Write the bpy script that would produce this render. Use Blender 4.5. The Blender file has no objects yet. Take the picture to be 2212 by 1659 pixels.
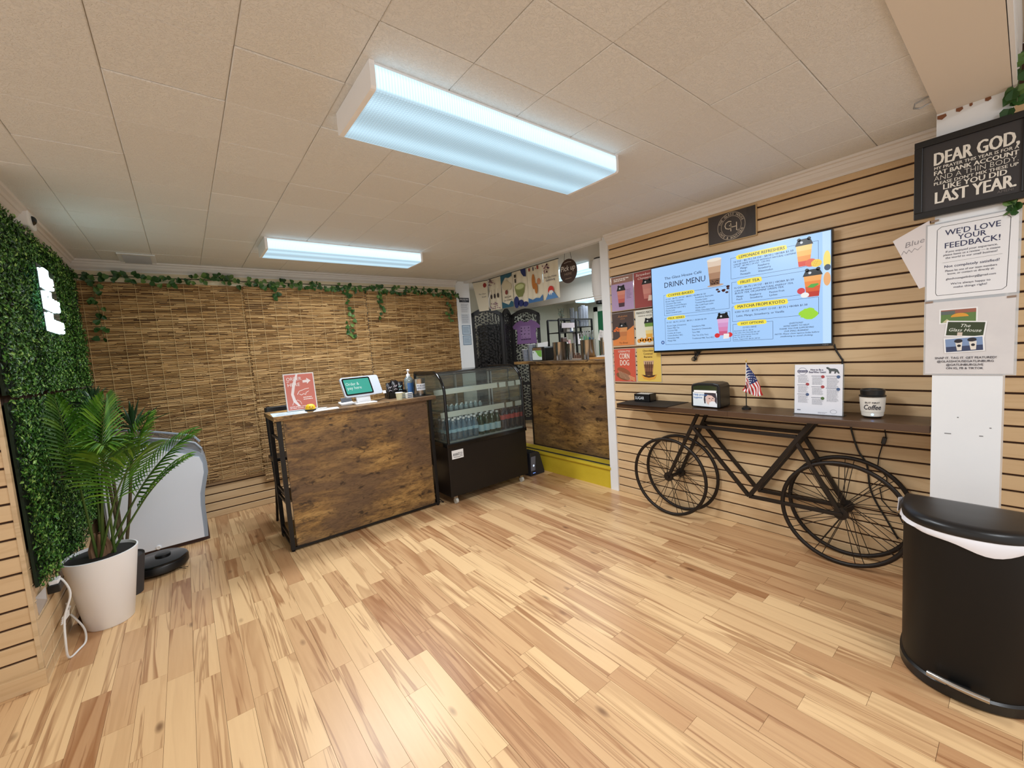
import bpy, bmesh, math, random
from mathutils import Matrix, Vector
random.seed(7)
C = bpy.context.scene.collection
sc = bpy.context.scene

# ---------------------------------------------------------------- camera
def rot3(a, b, c):
    return Matrix.Rotation(a, 3, 'Z') @ Matrix.Rotation(b, 3, 'X') @ Matrix.Rotation(c, 3, 'Z')
cam = bpy.data.cameras.new('camera'); cam.sensor_width = 36; cam.sensor_fit = 'HORIZONTAL'
cam.lens = 888.566 / 2212 * 36; cam.clip_start = .02
camo = bpy.data.objects.new('camera', cam); C.objects.link(camo)
camo.matrix_world = Matrix.Translation((0, 0, 1.4)) @ rot3(-.67013, 1.48690, -.06797).to_4x4()
sc.camera = camo

# ---------------------------------------------------------------- light
w = bpy.data.worlds.new('world'); sc.world = w; w.use_nodes = True
w.node_tree.nodes['Background'].inputs[0].default_value = (1.0, .965, .93, 1)
w.node_tree.nodes['Background'].inputs[1].default_value = .92
LAMP_W = 38.0            # watts of light from each ceiling fixture
LAMP_COL = (.90, .95, 1.0)
sc.view_settings.view_transform = 'Standard'; sc.view_settings.look = 'None'
sc.view_settings.exposure = 0; sc.view_settings.gamma = 1; sc.view_settings.use_curve_mapping = False

# ---------------------------------------------------------------- materials
def lin(c): return tuple(((x/255)/12.92 if x/255 <= .04045 else ((x/255+.055)/1.055)**2.4) for x in c)
_m = {}
def M(name, rgb, rough=.5, metal=0, emit=0, spec=.5, alpha=None, coat=0):
    if name in _m: return _m[name]
    m = bpy.data.materials.new(name); m.use_nodes = True; _m[name] = m
    b = m.node_tree.nodes['Principled BSDF']; col = (*lin(rgb), 1)
    b.inputs['Base Color'].default_value = col; b.inputs['Roughness'].default_value = rough
    b.inputs['Metallic'].default_value = metal; b.inputs['Specular IOR Level'].default_value = spec
    b.inputs['Coat Weight'].default_value = coat
    if emit:
        b.inputs['Emission Color'].default_value = col; b.inputs['Emission Strength'].default_value = emit
        b.inputs['Base Color'].default_value = (0, 0, 0, 1) if emit > 0 else col
    m.diffuse_color = col
    return m
def ink(r, g, b): return M('print_%02x%02x%02x' % (r, g, b), (r, g, b), .55)
def glow(r, g, b, s=1.0): return M('screen_%02x%02x%02x_%d' % (r, g, b, s*100), (r, g, b), .3, emit=s)
class NT:
    def __init__(s, m): s.t = m.node_tree; s.n = s.t.nodes; s.b = s.n['Principled BSDF']
    def new(s, typ, **kw):
        n = s.n.new(typ)
        for k, v in kw.items():
            if k.startswith('i_'): n.inputs[k[2:].replace('_', ' ')].default_value = v
            else: setattr(n, k, v)
        return n
    def l(s, a, b): s.t.links.new(a, b)
    def ramp(s, fac, stops):
        r = s.n.new('ShaderNodeValToRGB'); e = r.color_ramp.elements
        while len(e) < len(stops): e.new(.5)
        for i, (p, c) in enumerate(stops): e[i].position = p; e[i].color = (*c, 1) if len(c) == 3 else c
        s.l(fac, r.inputs[0]); return r.outputs[0]
    def math(s, op, a, b=0.0):
        n = s.n.new('ShaderNodeMath'); n.operation = op
        for i, x in enumerate((a, b)):
            if isinstance(x, (int, float)): n.inputs[i].default_value = x
            else: s.l(x, n.inputs[i])
        return n.outputs[0]
    def rnd(s):      # a random number per object and per loose piece
        a = s.n.new('ShaderNodeObjectInfo'); g = s.n.new('ShaderNodeNewGeometry')
        return s.math('FRACT', s.math('ADD', a.outputs['Random'], g.outputs['Random Per Island']))
    def pos(s, scale, rnd=None, amp=37.0):
        g = s.n.new('ShaderNodeNewGeometry'); mp = s.n.new('ShaderNodeMapping'); mp.inputs['Scale'].default_value = scale
        if rnd is None: s.l(g.outputs['Position'], mp.inputs[0])
        else:
            v = s.n.new('ShaderNodeVectorMath'); v.operation = 'ADD'; s.l(g.outputs['Position'], v.inputs[0])
            s.l(s.math('MULTIPLY', rnd, amp), v.inputs[1]); s.l(v.outputs[0], mp.inputs[0])
        return mp.outputs[0]
    def noise(s, vec, scale=1, detail=4, rough=.55, dist=0):
        n = s.new('ShaderNodeTexNoise', i_Scale=scale, i_Detail=detail, i_Roughness=rough, i_Distortion=dist); s.l(vec, n.inputs['Vector']); return n.outputs[0]
    def mix(s, fac, a, b, mode='MIX'):
        n = s.n.new('ShaderNodeMix'); n.data_type = 'RGBA'; n.blend_type = mode
        for i, x in ((0, fac), (6, a), (7, b)):
            if isinstance(x, (int, float)): n.inputs[i].default_value = x
            elif isinstance(x, tuple): n.inputs[i].default_value = (*x, 1) if len(x) == 3 else x
            else: s.l(x, n.inputs[i])
        return n.outputs[2]
    def bump(s, h, strength, dist=.01):
        b = s.new('ShaderNodeBump', i_Strength=strength, i_Distance=dist); s.l(h, b.inputs['Height']); s.l(b.outputs[0], s.b.inputs['Normal'])
def base(name, rough=.5, spec=.5):
    m = M(name, (128, 128, 128), rough, spec=spec); return m, NT(m)

def wood(name, light, dark, streak, gs, rough=.45, spread=.5, streak_amt=.5, coat=0):
    m, t = base(name, rough); r = t.rnd()
    p = t.pos(gs, r)
    grain = t.noise(p, 1, 6, .6, .6); big = t.noise(t.pos(tuple(x*.22 for x in gs), r, 91), 1, 3, .5, 1.6)
    tone = t.math('ADD', t.math('MULTIPLY', r, spread), t.math('MULTIPLY', t.math('SUBTRACT', grain, .5), .75))
    c = t.mix(t.math('MAXIMUM', t.math('MINIMUM', tone, 1.0), 0.0), lin(light), lin(dark))
    st = t.ramp(big, [(.52, (0, 0, 0)), (.60, (1, 1, 1)), (.66, (.3, .3, .3)), (.8, (.15, .15, .15))])
    c = t.mix(t.math('MULTIPLY', st, streak_amt), c, lin(streak))
    t.l(c, t.b.inputs['Base Color']); t.b.inputs['Coat Weight'].default_value = coat; t.b.inputs['Coat Roughness'].default_value = .18
    return m
def floor_mat():
    m, t = base('floor_laminate', .34); r = t.rnd(); r2 = t.math('FRACT', t.math('MULTIPLY', r, 7.31))
    fine = t.noise(t.pos((60, 4, 60), r), 1, 5, .6); wav = t.noise(t.pos((13, .62, 13), r, 53), 1, 3, .5, .7)
    tone = t.math('ADD', t.math('MULTIPLY', t.math('POWER', r, 1.7), .8), t.math('MULTIPLY', t.math('SUBTRACT', fine, .5), .3))
    c = t.mix(t.math('MAXIMUM', t.math('MINIMUM', tone, 1.0), 0.0), lin((230, 193, 144)), lin((176, 126, 86)))
    band = t.ramp(wav, [(.50, (0, 0, 0)), (.535, (1, 1, 1)), (.60, (.55, .55, .55)), (.64, (0, 0, 0))])
    c = t.mix(t.math('MULTIPLY', band, t.math('MULTIPLY', r2, .85)), c, lin((150, 98, 58)))
    vein = t.ramp(t.noise(t.pos((16, .5, 16), r, 17), 1, 4, .55, .9), [(.56, (0, 0, 0)), (.585, (1, 1, 1)), (.62, (0, 0, 0))])
    c = t.mix(t.math('MULTIPLY', vein, .62), c, lin((140, 90, 54)))
    kn = t.new('ShaderNodeTexVoronoi', i_Scale=1.0); t.l(t.pos((5, 2.2, 5), r, 71), kn.inputs['Vector'])
    k = t.ramp(kn.outputs['Distance'], [(.0, (1, 1, 1)), (.035, (.8, .8, .8)), (.09, (0, 0, 0))])
    c = t.mix(t.math('MULTIPLY', k, .8), c, lin((92, 54, 30)))
    t.l(c, t.b.inputs['Base Color'])
    t.b.inputs['Coat Weight'].default_value = .12; t.b.inputs['Coat Roughness'].default_value = .25
    t.bump(fine, .05, .002)
    return m
def rustic():
    m, t = base('rustic_board', .42)
    a = t.noise(t.pos((3.0, 3.0, 12)), 1, 12, .76, .3); b = t.noise(t.pos((1.5, 1.5, 3.4)), 1, 3, .5, .5); k = t.noise(t.pos((10, 10, 17)), 1, 5, .6, .4)
    c = t.ramp(a, [(.34, lin((54, 38, 26))), (.44, lin((112, 84, 50))), (.52, lin((152, 116, 66))), (.66, lin((188, 150, 92)))])
    c = t.mix(t.ramp(b, [(.40, (.85, .85, .85)), (.60, (0, 0, 0))]), c, lin((96, 74, 56)))
    c = t.mix(t.ramp(k, [(.34, (.9, .9, .9)), (.43, (0, 0, 0))]), c, lin((42, 27, 17)))
    fn = t.noise(t.pos((26, 26, 150)), 1, 4, .6)
    c = t.mix(t.ramp(fn, [(.36, (.55, .55, .55)), (.52, (0, 0, 0))]), c, lin((64, 46, 30)))
    t.l(c, t.b.inputs['Base Color']); return m
def ceil_mat():
    m, t = base('ceiling_tile_paint', .75); r = t.rnd()
    n = t.noise(t.pos((75, 75, 75), r, 11), 1, 3, .55, 1.5)
    h = t.ramp(n, [(.47, (0, 0, 0)), (.56, (1, 1, 1))])
    c = t.mix(t.math('MULTIPLY', r, .6), lin((228, 228, 225)), lin((221, 219, 214)))
    t.l(c, t.b.inputs['Base Color']); t.bump(h, .5, .004); return m
def leafy(name, stops, rough=.45, spec=.4):
    m, t = base(name, rough, spec); t.l(t.ramp(t.rnd(), stops), t.b.inputs['Base Color']); return m
def reed():
    m, t = base('reed', .6); r = t.rnd(); n = t.noise(t.pos((14, 60, 60), r), 1, 3)
    c = t.ramp(t.math('ADD', t.math('MULTIPLY', r, .75), t.math('MULTIPLY', n, .35)), [(.10, lin((82, 53, 29))), (.26, lin((146, 108, 62))), (.56, lin((188, 148, 94))), (.95, lin((220, 184, 130)))])
    t.l(c, t.b.inputs['Base Color']); return m
def patchy(name, a, b, scale, rough=.5):
    m, t = base(name, rough); t.l(t.mix(t.noise(t.pos(scale), 1, 4, .6), lin(a), lin(b)), t.b.inputs['Base Color']); return m
def clear(name, tint=(255, 255, 255), fac=.12, rough=.02, body=None):
    m = bpy.data.materials.new(name); m.use_nodes = True; n = m.node_tree.nodes; n.remove(n['Principled BSDF'])
    tr = n.new('ShaderNodeBsdfTransparent'); tr.inputs[0].default_value = (*lin(tint), 1)
    g = n.new('ShaderNodeBsdfPrincipled'); g.inputs['Base Color'].default_value = (*lin(body or (230, 235, 238)), 1); g.inputs['Roughness'].default_value = rough
    g.inputs['Specular IOR Level'].default_value = .8
    fr = n.new('ShaderNodeFresnel'); fr.inputs[0].default_value = 1.45
    mx = n.new('ShaderNodeMixShader'); ad = n.new('ShaderNodeMath'); ad.operation = 'ADD'; ad.inputs[1].default_value = fac; ad.use_clamp = True
    gl = n.new('ShaderNodeBsdfGlossy'); gl.inputs['Roughness'].default_value = rough
    L = m.node_tree.links.new
    m1 = n.new('ShaderNodeMixShader'); m1.inputs[0].default_value = fac; L(tr.outputs[0], m1.inputs[1]); L(g.outputs[0], m1.inputs[2])
    L(fr.outputs[0], mx.inputs[0]); L(m1.outputs[0], mx.inputs[1]); L(gl.outputs[0], mx.inputs[2])
    L(mx.outputs[0], n['Material Output'].inputs[0]); return m

FLOOR = floor_mat(); RUST = rustic(); CEIL = ceil_mat(); REED = reed()
SLAT = wood('slat_maple', (216, 186, 144), (202, 170, 128), (184, 146, 102), (5, 5, 60), .42, .5, .3)
WALNUT = wood('dark_walnut', (84, 60, 42), (58, 40, 28), (40, 26, 18), (40, 4, 40), .32, .4, .5)
GROOVE = M('groove_backing', (66, 40, 24), .8)  # dark brown board, with the shade of the grooves put into its colour
WHITE = patchy('white_paint', (236, 238, 240), (226, 229, 232), (4, 4, 4), .45)
CROWN = patchy('crown_paint', (232, 228, 224), (222, 216, 210), (3, 3, 3), .5)
PLASTER = patchy('plaster_paint', (214, 208, 198), (204, 198, 187), (2, 2, 2), .7)
KWALL = patchy('kitchen_wall_paint', (222, 220, 204), (212, 210, 192), (2, 2, 2), .5)
CREAM = M('cream_board', (226, 211, 178), .6)
BLACKM = M('black_metal', (26, 25, 25), .4, .3)
BIKEM = M('dark_bronze_metal', (40, 33, 28), .45, .5)
BLACKP = M('black_plastic', (20, 20, 21), .35)
BLACKG = M('black_gloss', (14, 14, 15), .14)
CHROME = M('chrome', (205, 205, 208), .12, 1)
STEEL = M('brushed_steel', (190, 188, 184), .22, 1)
WHITEP = M('white_plastic', (246, 247, 249), .35)
YELLOW = patchy('yellow_paint', (214, 190, 52), (186, 160, 34), (5, 5, 9), .5)
GLASS = clear('case_glass', (236, 244, 240), .03)
HEDGE = leafy('hedge_leaf', [(0, lin((18, 48, 14))), (.4, lin((44, 92, 30))), (.8, lin((84, 136, 50))), (1, lin((150, 184, 96)))])
IVY = leafy('ivy_leaf', [(0, lin((28, 62, 24))), (.6, lin((54, 92, 40))), (1, lin((98, 128, 62)))])
PALM = leafy('palm_leaf', [(0, lin((40, 84, 18))), (.6, lin((70, 118, 28))), (1, lin((112, 152, 46)))], .4)
YUCCA = leafy('yucca_leaf', [(0, lin((22, 48, 30))), (1, lin((52, 86, 50)))])

# ---------------------------------------------------------------- mesh builder
class MB:
    def __init__(s): s.v = []; s.f = []
    def add(s, v, f):
        o = len(s.v); s.v += [tuple(p) for p in v]; s.f += [tuple(i+o for i in q) for q in f]; return s
    def box(s, x0, y0, z0, x1, y1, z1):
        return s.add([(x0,y0,z0),(x1,y0,z0),(x1,y1,z0),(x0,y1,z0),(x0,y0,z1),(x1,y0,z1),(x1,y1,z1),(x0,y1,z1)],
                     [(0,3,2,1),(4,5,6,7),(0,1,5,4),(1,2,6,5),(2,3,7,6),(3,0,4,7)])
    def obox(s, c, a, b, n):      # centre and three half axes
        c, a, b, n = map(Vector, (c, a, b, n))
        return s.add([c+a*i+b*j+n*k for k in (-1,1) for j in (-1,1) for i in (-1,1)], [(0,2,3,1),(4,5,7,6),(0,1,5,4),(1,3,7,5),(3,2,6,7),(2,0,4,6)])
    def bar(s, p, q, w, h, up=(0,0,1)):
        p, q = Vector(p), Vector(q); d = (q-p); n = d.normalized(); u = Vector(up)
        if abs(n.dot(u)) > .98: u = Vector((0, 1, 0))
        sd = n.cross(u).normalized(); u = sd.cross(n)
        return s.obox((p+q)/2, d/2, sd*w/2, u*h/2)
    def tube(s, pts, r, n=8, closed=False, cap=True):
        pts = [Vector(p) for p in pts]; k = len(pts); rs = r if isinstance(r, (list, tuple)) else [r]*k; o = len(s.v); prev = None
        for i, p in enumerate(pts):
            a = pts[i-1] if i or closed else p; b = pts[(i+1) % k] if i < k-1 or closed else p
            d = (b-a).normalized()
            if prev is None:
                u = Vector((0,0,1)) if abs(d.z) < .9 else Vector((1,0,0)); u = (u-d*u.dot(d)).normalized()
            else: u = (prev-d*prev.dot(d)).normalized()
            prev = u; w_ = d.cross(u)
            s.v += [tuple(p+(u*math.cos(2*math.pi*j/n)+w_*math.sin(2*math.pi*j/n))*rs[i]) for j in range(n)]
        for i in range(k if closed else k-1):
            i2 = (i+1) % k
            s.f += [(o+i*n+j, o+i*n+(j+1) % n, o+i2*n+(j+1) % n, o+i2*n+j) for j in range(n)]
        if cap and not closed: s.f += [tuple(o+j for j in reversed(range(n))), tuple(o+(k-1)*n+j for j in range(n))]
        return s
    def lathe(s, prof, cx=0, cy=0, n=24, z=0, sx=1, sy=1):
        o = len(s.v); k = len(prof)
        for r, h in prof: s.v += [(cx+r*sx*math.cos(2*math.pi*j/n), cy+r*sy*math.sin(2*math.pi*j/n), z+h) for j in range(n)]
        for i in range(k-1): s.f += [(o+i*n+j, o+i*n+(j+1) % n, o+(i+1)*n+(j+1) % n, o+(i+1)*n+j) for j in range(n)]
        if prof[0][0] > 1e-5: s.f.append(tuple(o+j for j in reversed(range(n))))
        if prof[-1][0] > 1e-5: s.f.append(tuple(o+(k-1)*n+j for j in range(n)))
        return s
    def prism(s, fr, poly, d0, d1):
        k = len(poly); v = [fr.P(u, v_, d0) for u, v_ in poly]+[fr.P(u, v_, d1) for u, v_ in poly]
        return s.add(v, [tuple(range(k-1, -1, -1)), tuple(range(k, 2*k))]+[(i, (i+1) % k, k+(i+1) % k, k+i) for i in range(k)])
    def poly(s, fr, pts, d=.001): return s.add([fr.P(u, v, d) for u, v in pts], [tuple(range(len(pts)))])
    def rect(s, fr, u0, v0, u1, v1, d=.001): return s.poly(fr, [(u0,v0),(u1,v0),(u1,v1),(u0,v1)], d)
    def ell(s, fr, u, v, a, b, d=.001, n=20, t0=0, t1=2*math.pi): return s.poly(fr, [(u+a*math.cos(t0+(t1-t0)*i/(n if t1-t0 > 6.2 else n-1)), v+b*math.sin(t0+(t1-t0)*i/(n if t1-t0 > 6.2 else n-1))) for i in range(n)], d)
    def ring(s, fr, u, v, a, b, t, d=.001, n=28):
        o = len(s.v)
        for i in range(n):
            c, q = math.cos(2*math.pi*i/n), math.sin(2*math.pi*i/n); s.v += [tuple(fr.P(u+a*c, v+b*q, d)), tuple(fr.P(u+(a-t)*c, v+(b-t)*q, d))]
        s.f += [(o+2*i, o+2*((i+1) % n), o+2*((i+1) % n)+1, o+2*i+1) for i in range(n)]; return s
    def line(s, fr, pts, t, d=.001):
        for (a, b), (e, f) in zip(pts, pts[1:]):
            L = math.hypot(e-a, f-b) or 1; nx, ny = -(f-b)/L*t/2, (e-a)/L*t/2
            s.poly(fr, [(a+nx, b+ny), (a-nx, b-ny), (e-nx, f-ny), (e+nx, f+ny)], d)
        return s
    def frame(s, fr, u0, v0, u1, v1, t, d=.001): return s.line(fr, [(u0,v0),(u1,v0),(u1,v1),(u0,v1),(u0,v0)], t, d)
class Fr:                       # a flat frame: u right, v up, d out of the surface
    def __init__(s, o, U, V, N): s.o, s.U, s.V, s.N = Vector(o), Vector(U), Vector(V), Vector(N)
    def P(s, u, v, d=0): return s.o+s.U*u+s.V*v+s.N*d
def RW(x, y=0, z=0): return Fr((x, y, z), (0,-1,0), (0,0,1), (-1,0,0))       # faces -x
def FW(y, x=0, z=0): return Fr((x, y, z), (1,0,0), (0,0,1), (0,-1,0))        # faces -y
def FLAT(z, x=0, y=0): return Fr((x, y, z), (1,0,0), (0,1,0), (0,0,1))
def tilt(o, yaw=0, pitch=0):    # faces -y, then turned about z and leaned back
    R = Matrix.Rotation(yaw, 3, 'Z') @ Matrix.Rotation(pitch, 3, 'X'); return Fr(o, R @ Vector((1,0,0)), R @ Vector((0,0,1)), R @ Vector((0,-1,0)))

def wloc(o):
    p = Vector((0, 0, 0))
    while o is not None: p += o.location; o = o.parent
    return p
def build(name, mb, mat, parent=None, smooth=None, bevel=0, local=False, recalc=True, kind=None, label=None):
    me = bpy.data.meshes.new(name)
    off = wloc(parent) if parent is not None and not local else Vector((0, 0, 0))
    me.from_pydata([(x-off.x, y-off.y, z-off.z) for x, y, z in mb.v], [], mb.f)
    if recalc:
        bm = bmesh.new(); bm.from_mesh(me); bmesh.ops.recalc_face_normals(bm, faces=bm.faces); bm.to_mesh(me); bm.free()
    me.materials.append(mat)
    if smooth:
        me.polygons.foreach_set('use_smooth', [True]*len(me.polygons)); me.set_sharp_from_angle(angle=math.radians(smooth))
    o = bpy.data.objects.new(name, me); C.objects.link(o)
    if parent is not None: o.parent = parent
    if bevel:
        b = o.modifiers.new('bevel', 'BEVEL'); b.width = bevel; b.segments = 2; b.limit_method = 'ANGLE'; b.angle_limit = .6
    if kind: o['kind'] = kind
    if label: o['label'] = label
    return o
def thing(name, label, cat, loc=(0, 0, 0), group=None):
    o = bpy.data.objects.new(name, None); C.objects.link(o); o.location = loc; o.empty_display_size = .05
    return tag(o, label, cat, group)
def tag(o, label, cat, group=None):
    o['label'] = label; o['category'] = cat
    if group: o['group'] = group
    return o
def struct(name, mb=None, mat=None, parent=None, **k):
    if mb is None:
        o = bpy.data.objects.new(name, None); C.objects.link(o)
    else: o = build(name, mb, mat, parent, **k)
    o['kind'] = 'structure'; return o
def inst(name, src, parent, loc=(0,0,0), rot=(0,0,0), scale=(1,1,1), mat=None):
    o = bpy.data.objects.new(name, src); C.objects.link(o); o.parent = parent; o.location = loc; o.rotation_euler = rot; o.scale = scale; return o
def copy_tree(o, parent=None, loc=None, label=None):
    c = o.copy(); C.objects.link(c); c.parent = parent
    if loc is not None: c.location = loc
    if label: c['label'] = label
    for ch in [x for x in o.children]: copy_tree(ch, c)
    return c
def mesh_of(name, mb, mat, smooth=None):
    o = build(name, mb, mat, smooth=smooth); me = o.data; bpy.data.objects.remove(o); return me

_g = {}
def glyphs(s, b, sh):
    k = (s, b, sh)
    if k not in _g:
        cu = bpy.data.curves.new('t', 'FONT'); cu.body = s; cu.offset = b; cu.shear = sh; cu.resolution_u = 2
        o = bpy.data.objects.new('t', cu); me = bpy.data.meshes.new_from_object(o)
        _g[k] = ([(v.co.x, v.co.y) for v in me.vertices], [tuple(p.vertices) for p in me.polygons])
        bpy.data.objects.remove(o); bpy.data.meshes.remove(me); bpy.data.curves.remove(cu)
    return _g[k]
CAP = max(y for x, y in glyphs('H', 0, 0)[0])
def tx(mb, fr, s, u, v, h, w=None, al='L', b=0, sh=0, d=.0015, arc=None):
    vs, fs = glyphs(s, min(b, 0), sh)
    if not vs: return mb
    x0 = min(x for x, y in vs); x1 = max(x for x, y in vs); k = h/CAP; kx = k if w is None else w/(x1-x0)
    W = (x1-x0)*kx; o = {'L': 0, 'C': -W/2, 'R': -W}[al]
    for q in ((-1, 0, 1) if b > 0 else (0,)): mb.add([fr.P(u+o+(x-x0)*kx+q*b*k*.9, v+y*k, d+(q+1)*.0002) for x, y in vs], fs)      # heavier strokes for bold print
    return mb
def arc_text(mb, fr, s, u, v, r, h, a_mid, step, flip=False, b=.01):      # letters set round a circle
    n = len(s)
    for i, ch in enumerate(s):
        if ch == ' ': continue
        t = a_mid+(i-(n-1)/2)*step*(1 if flip else -1); vs, fs = glyphs(ch, b, 0); x0 = (min(x for x, y in vs)+max(x for x, y in vs))/2
        k = h/CAP; ra = t+(math.pi/2 if flip else -math.pi/2); c, q = math.cos(ra), math.sin(ra); R = r+(-0 if not flip else h)
        mb.add([fr.P(u+R*math.cos(t)+((x-x0)*k*c-y*k*q), v+R*math.sin(t)+((x-x0)*k*q+y*k*c), .0024) for x, y in vs], fs)
def lines(mb, fr, u0, v0, u1, n, dv, t, rag=.25, seed=1):                 # rows of print too small to read
    rr = random.Random(seed)
    for i in range(n):
        u = u0
        end = u1-(u1-u0)*rag*rr.random()
        while u < end-.002:
            L = min(end-u, rr.uniform(.006, .018)*(u1-u0)/.07); mb.rect(fr, u, v0-i*dv, u+L, v0-i*dv+t); u += L+(u1-u0)*.025
XL, XR, YB, ZC = -.646, 3.099, 4.80, 2.353

# ================================================================ the room
# ---- floor of laminate strips running away from the shop front
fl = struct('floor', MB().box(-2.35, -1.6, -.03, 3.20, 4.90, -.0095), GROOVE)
PW = .0972; plank_me = {}
Rc = camo.matrix_world.to_3x3().transposed()
def view(p):
    q = Rc @ (Vector(p)-Vector((0, 0, 1.4)))
    return (1106+888.566*q.x/-q.z, 829.5-888.566*q.y/-q.z, -q.z) if q.z < -.05 else None
cand = []; rr = random.Random(3)
ncol = int((3.099+2.3)/PW)+1
for i in range(ncol):
    x = 3.099-(i+.5)*PW; y = -1.6-rr.random()*.5
    while y < 4.8:
        L = rr.choice((.34, .48, .64, .64, .64)); a, b = max(y, -1.6), min(y+L, 4.8); y += L
        if b-a < .05 or (x < XL-.045 and a > 2.81): continue
        if x < XL-.045: b = min(b, 2.81)
        s = [view((x, yy, 0)) for yy in (a+.03, (a+b)/2, b-.03)]
        vis = any(q and -30 < q[0] < 2242 and 900 < q[1] < 1690 for q in s)
        cand.append((0 if vis else 1, x*x+((a+b)/2)**2, x, a, b))
cand.sort(); rest = MB()
for k, (nv, d2, x, a, b) in enumerate(cand):
    L = round(b-a, 2)
    if k < 300 and not nv:
        if L not in plank_me: plank_me[L] = mesh_of('plank', MB().box(-PW/2+.0005, -L/2+.0005, -.009, PW/2-.0005, L/2-.0005, 0), FLOOR)
        inst('plank', plank_me[L], fl, (x, (a+b)/2, 0))
    else: rest.box(x-PW/2+.0005, a+.0005, -.009, x+PW/2-.0005, b-.0005, 0)
build('remaining_planks', rest, FLOOR, fl, recalc=False, kind='stuff')

# ---- ceiling of square textured tiles
ce = struct('ceiling', MB().box(-2.3, .27, 2.36, 3.11, 4.82, 2.40).box(-2.3, -1.6, 2.62, 3.11, .07, 2.66), M('ceiling_gap', (186, 174, 156), .8))
TS, TX0, TY0 = .321, .2196, 1.174
tile_me = {}
for i in range(-9, 11):
    for j in range(-4, 13):
        x0, x1 = TX0+i*TS, TX0+(i+1)*TS; y0, y1 = TY0+j*TS, TY0+(j+1)*TS
        x0, x1, y0, y1 = max(x0, -2.3), min(x1, XR), max(y0, .275), min(y1, YB)
        if x1-x0 < .02 or y1-y0 < .02 or (x1 < XL+.02 and y0 > 2.80): continue
        if x0 < XL-.01 and y1 > 2.82: x0 = XL
        k = (round(x1-x0, 3), round(y1-y0, 3))
        if k not in tile_me:
            a, b = k[0]/2-.0008, k[1]/2-.0008; e = .003
            m = MB().add([(-a,-b,.008),(a,-b,.008),(a,b,.008),(-a,b,.008),(-a,-b,.0025),(a,-b,.0025),(a,b,.0025),(-a,b,.0025),(-a+e,-b+e,0),(a-e,-b+e,0),(a-e,b-e,0),(-a+e,b-e,0)],
                         [(0,1,2,3),(8,11,10,9)]+[(s+q, s+(q+1) % 4, s+4+(q+1) % 4, s+4+q) for s in (0, 4) for q in range(4)])
            tile_me[k] = mesh_of('ceiling_tile', m, CEIL)
        inst('tile', tile_me[k], ce, ((x0+x1)/2, (y0+y1)/2, ZC+rr.uniform(-.0012, .0012)))

# ---- slatwall: boards with open grooves between
PITCH, G0 = .0803, .062
def slats(parent, ax, fix, a, b, z0, z1, t=.013, gap=.0105):
    me = {}; k = 0; zs = [(z0, G0-gap/2)] if z0 == 0 else []
    g = G0
    while g < z1-.02:
        if g+PITCH > z0+.01: zs.append((max(g+gap/2, z0), min(g+PITCH-gap/2, z1)))
        g += PITCH
    for lo, hi in zs:
        if hi-lo < .012: continue
        h = round(hi-lo, 4); e = .0025
        if h not in me:
            pr = [(0, -h/2), (t-e, -h/2), (t, -h/2+e), (t, h/2-e), (t-e, h/2), (0, h/2)]; L = (b-a)/2
            fr = Fr((0,0,0), (0,0,0), (0,0,1), (0,1,0)) if ax == 0 else None
            m = MB()
            n = len(pr)
            if ax == 0: v = [(-p, s*L, q) for s in (-1, 1) for p, q in pr]
            else: v = [(s*L, -p, q) for s in (-1, 1) for p, q in pr]
            m.add(v, [tuple(range(n)), tuple(range(2*n-1, n-1, -1))]+[(i, (i+1) % n, n+(i+1) % n, n+i) for i in range(n)])
            me[h] = mesh_of('slat', m, SLAT)
        inst('slat', me[h], parent, (fix, (a+b)/2, (lo+hi)/2) if ax == 0 else ((a+b)/2, fix, (lo+hi)/2))
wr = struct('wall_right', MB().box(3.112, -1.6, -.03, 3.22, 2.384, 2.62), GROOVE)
slats(wr, 0, 3.112, .285, 2.384, 0, 2.30); slats(wr, 0, 3.112, -1.6, .066, 0, 2.40)
wb = struct('wall_back', MB().box(-.75, 4.813, -.03, 3.17, 4.92, 2.40), PLASTER)
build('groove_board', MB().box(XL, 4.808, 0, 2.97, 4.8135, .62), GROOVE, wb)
slats(wb, 1, 4.811, XL, 2.97, 0, .60, t=.011)
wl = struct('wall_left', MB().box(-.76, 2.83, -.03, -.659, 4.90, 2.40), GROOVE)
slats(wl, 0, -.659, 2.83, 4.81, 0, .62, t=-.013)
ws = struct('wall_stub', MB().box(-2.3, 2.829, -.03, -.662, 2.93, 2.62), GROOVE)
slats(ws, 1, 2.829, -2.3, -.662, 0, 2.35)
build('baseboard', MB().box(-2.3, 2.797, 0, -.640, 2.816, .078), SLAT, ws, bevel=.002)
build('corner_trim', MB().box(-.662, 2.812, .078, -.646, 2.845, 2.36), wood('pale_trim', (214, 188, 150), (198, 170, 130), (180, 150, 110), (5, 5, 40)), ws, bevel=.002)
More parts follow.
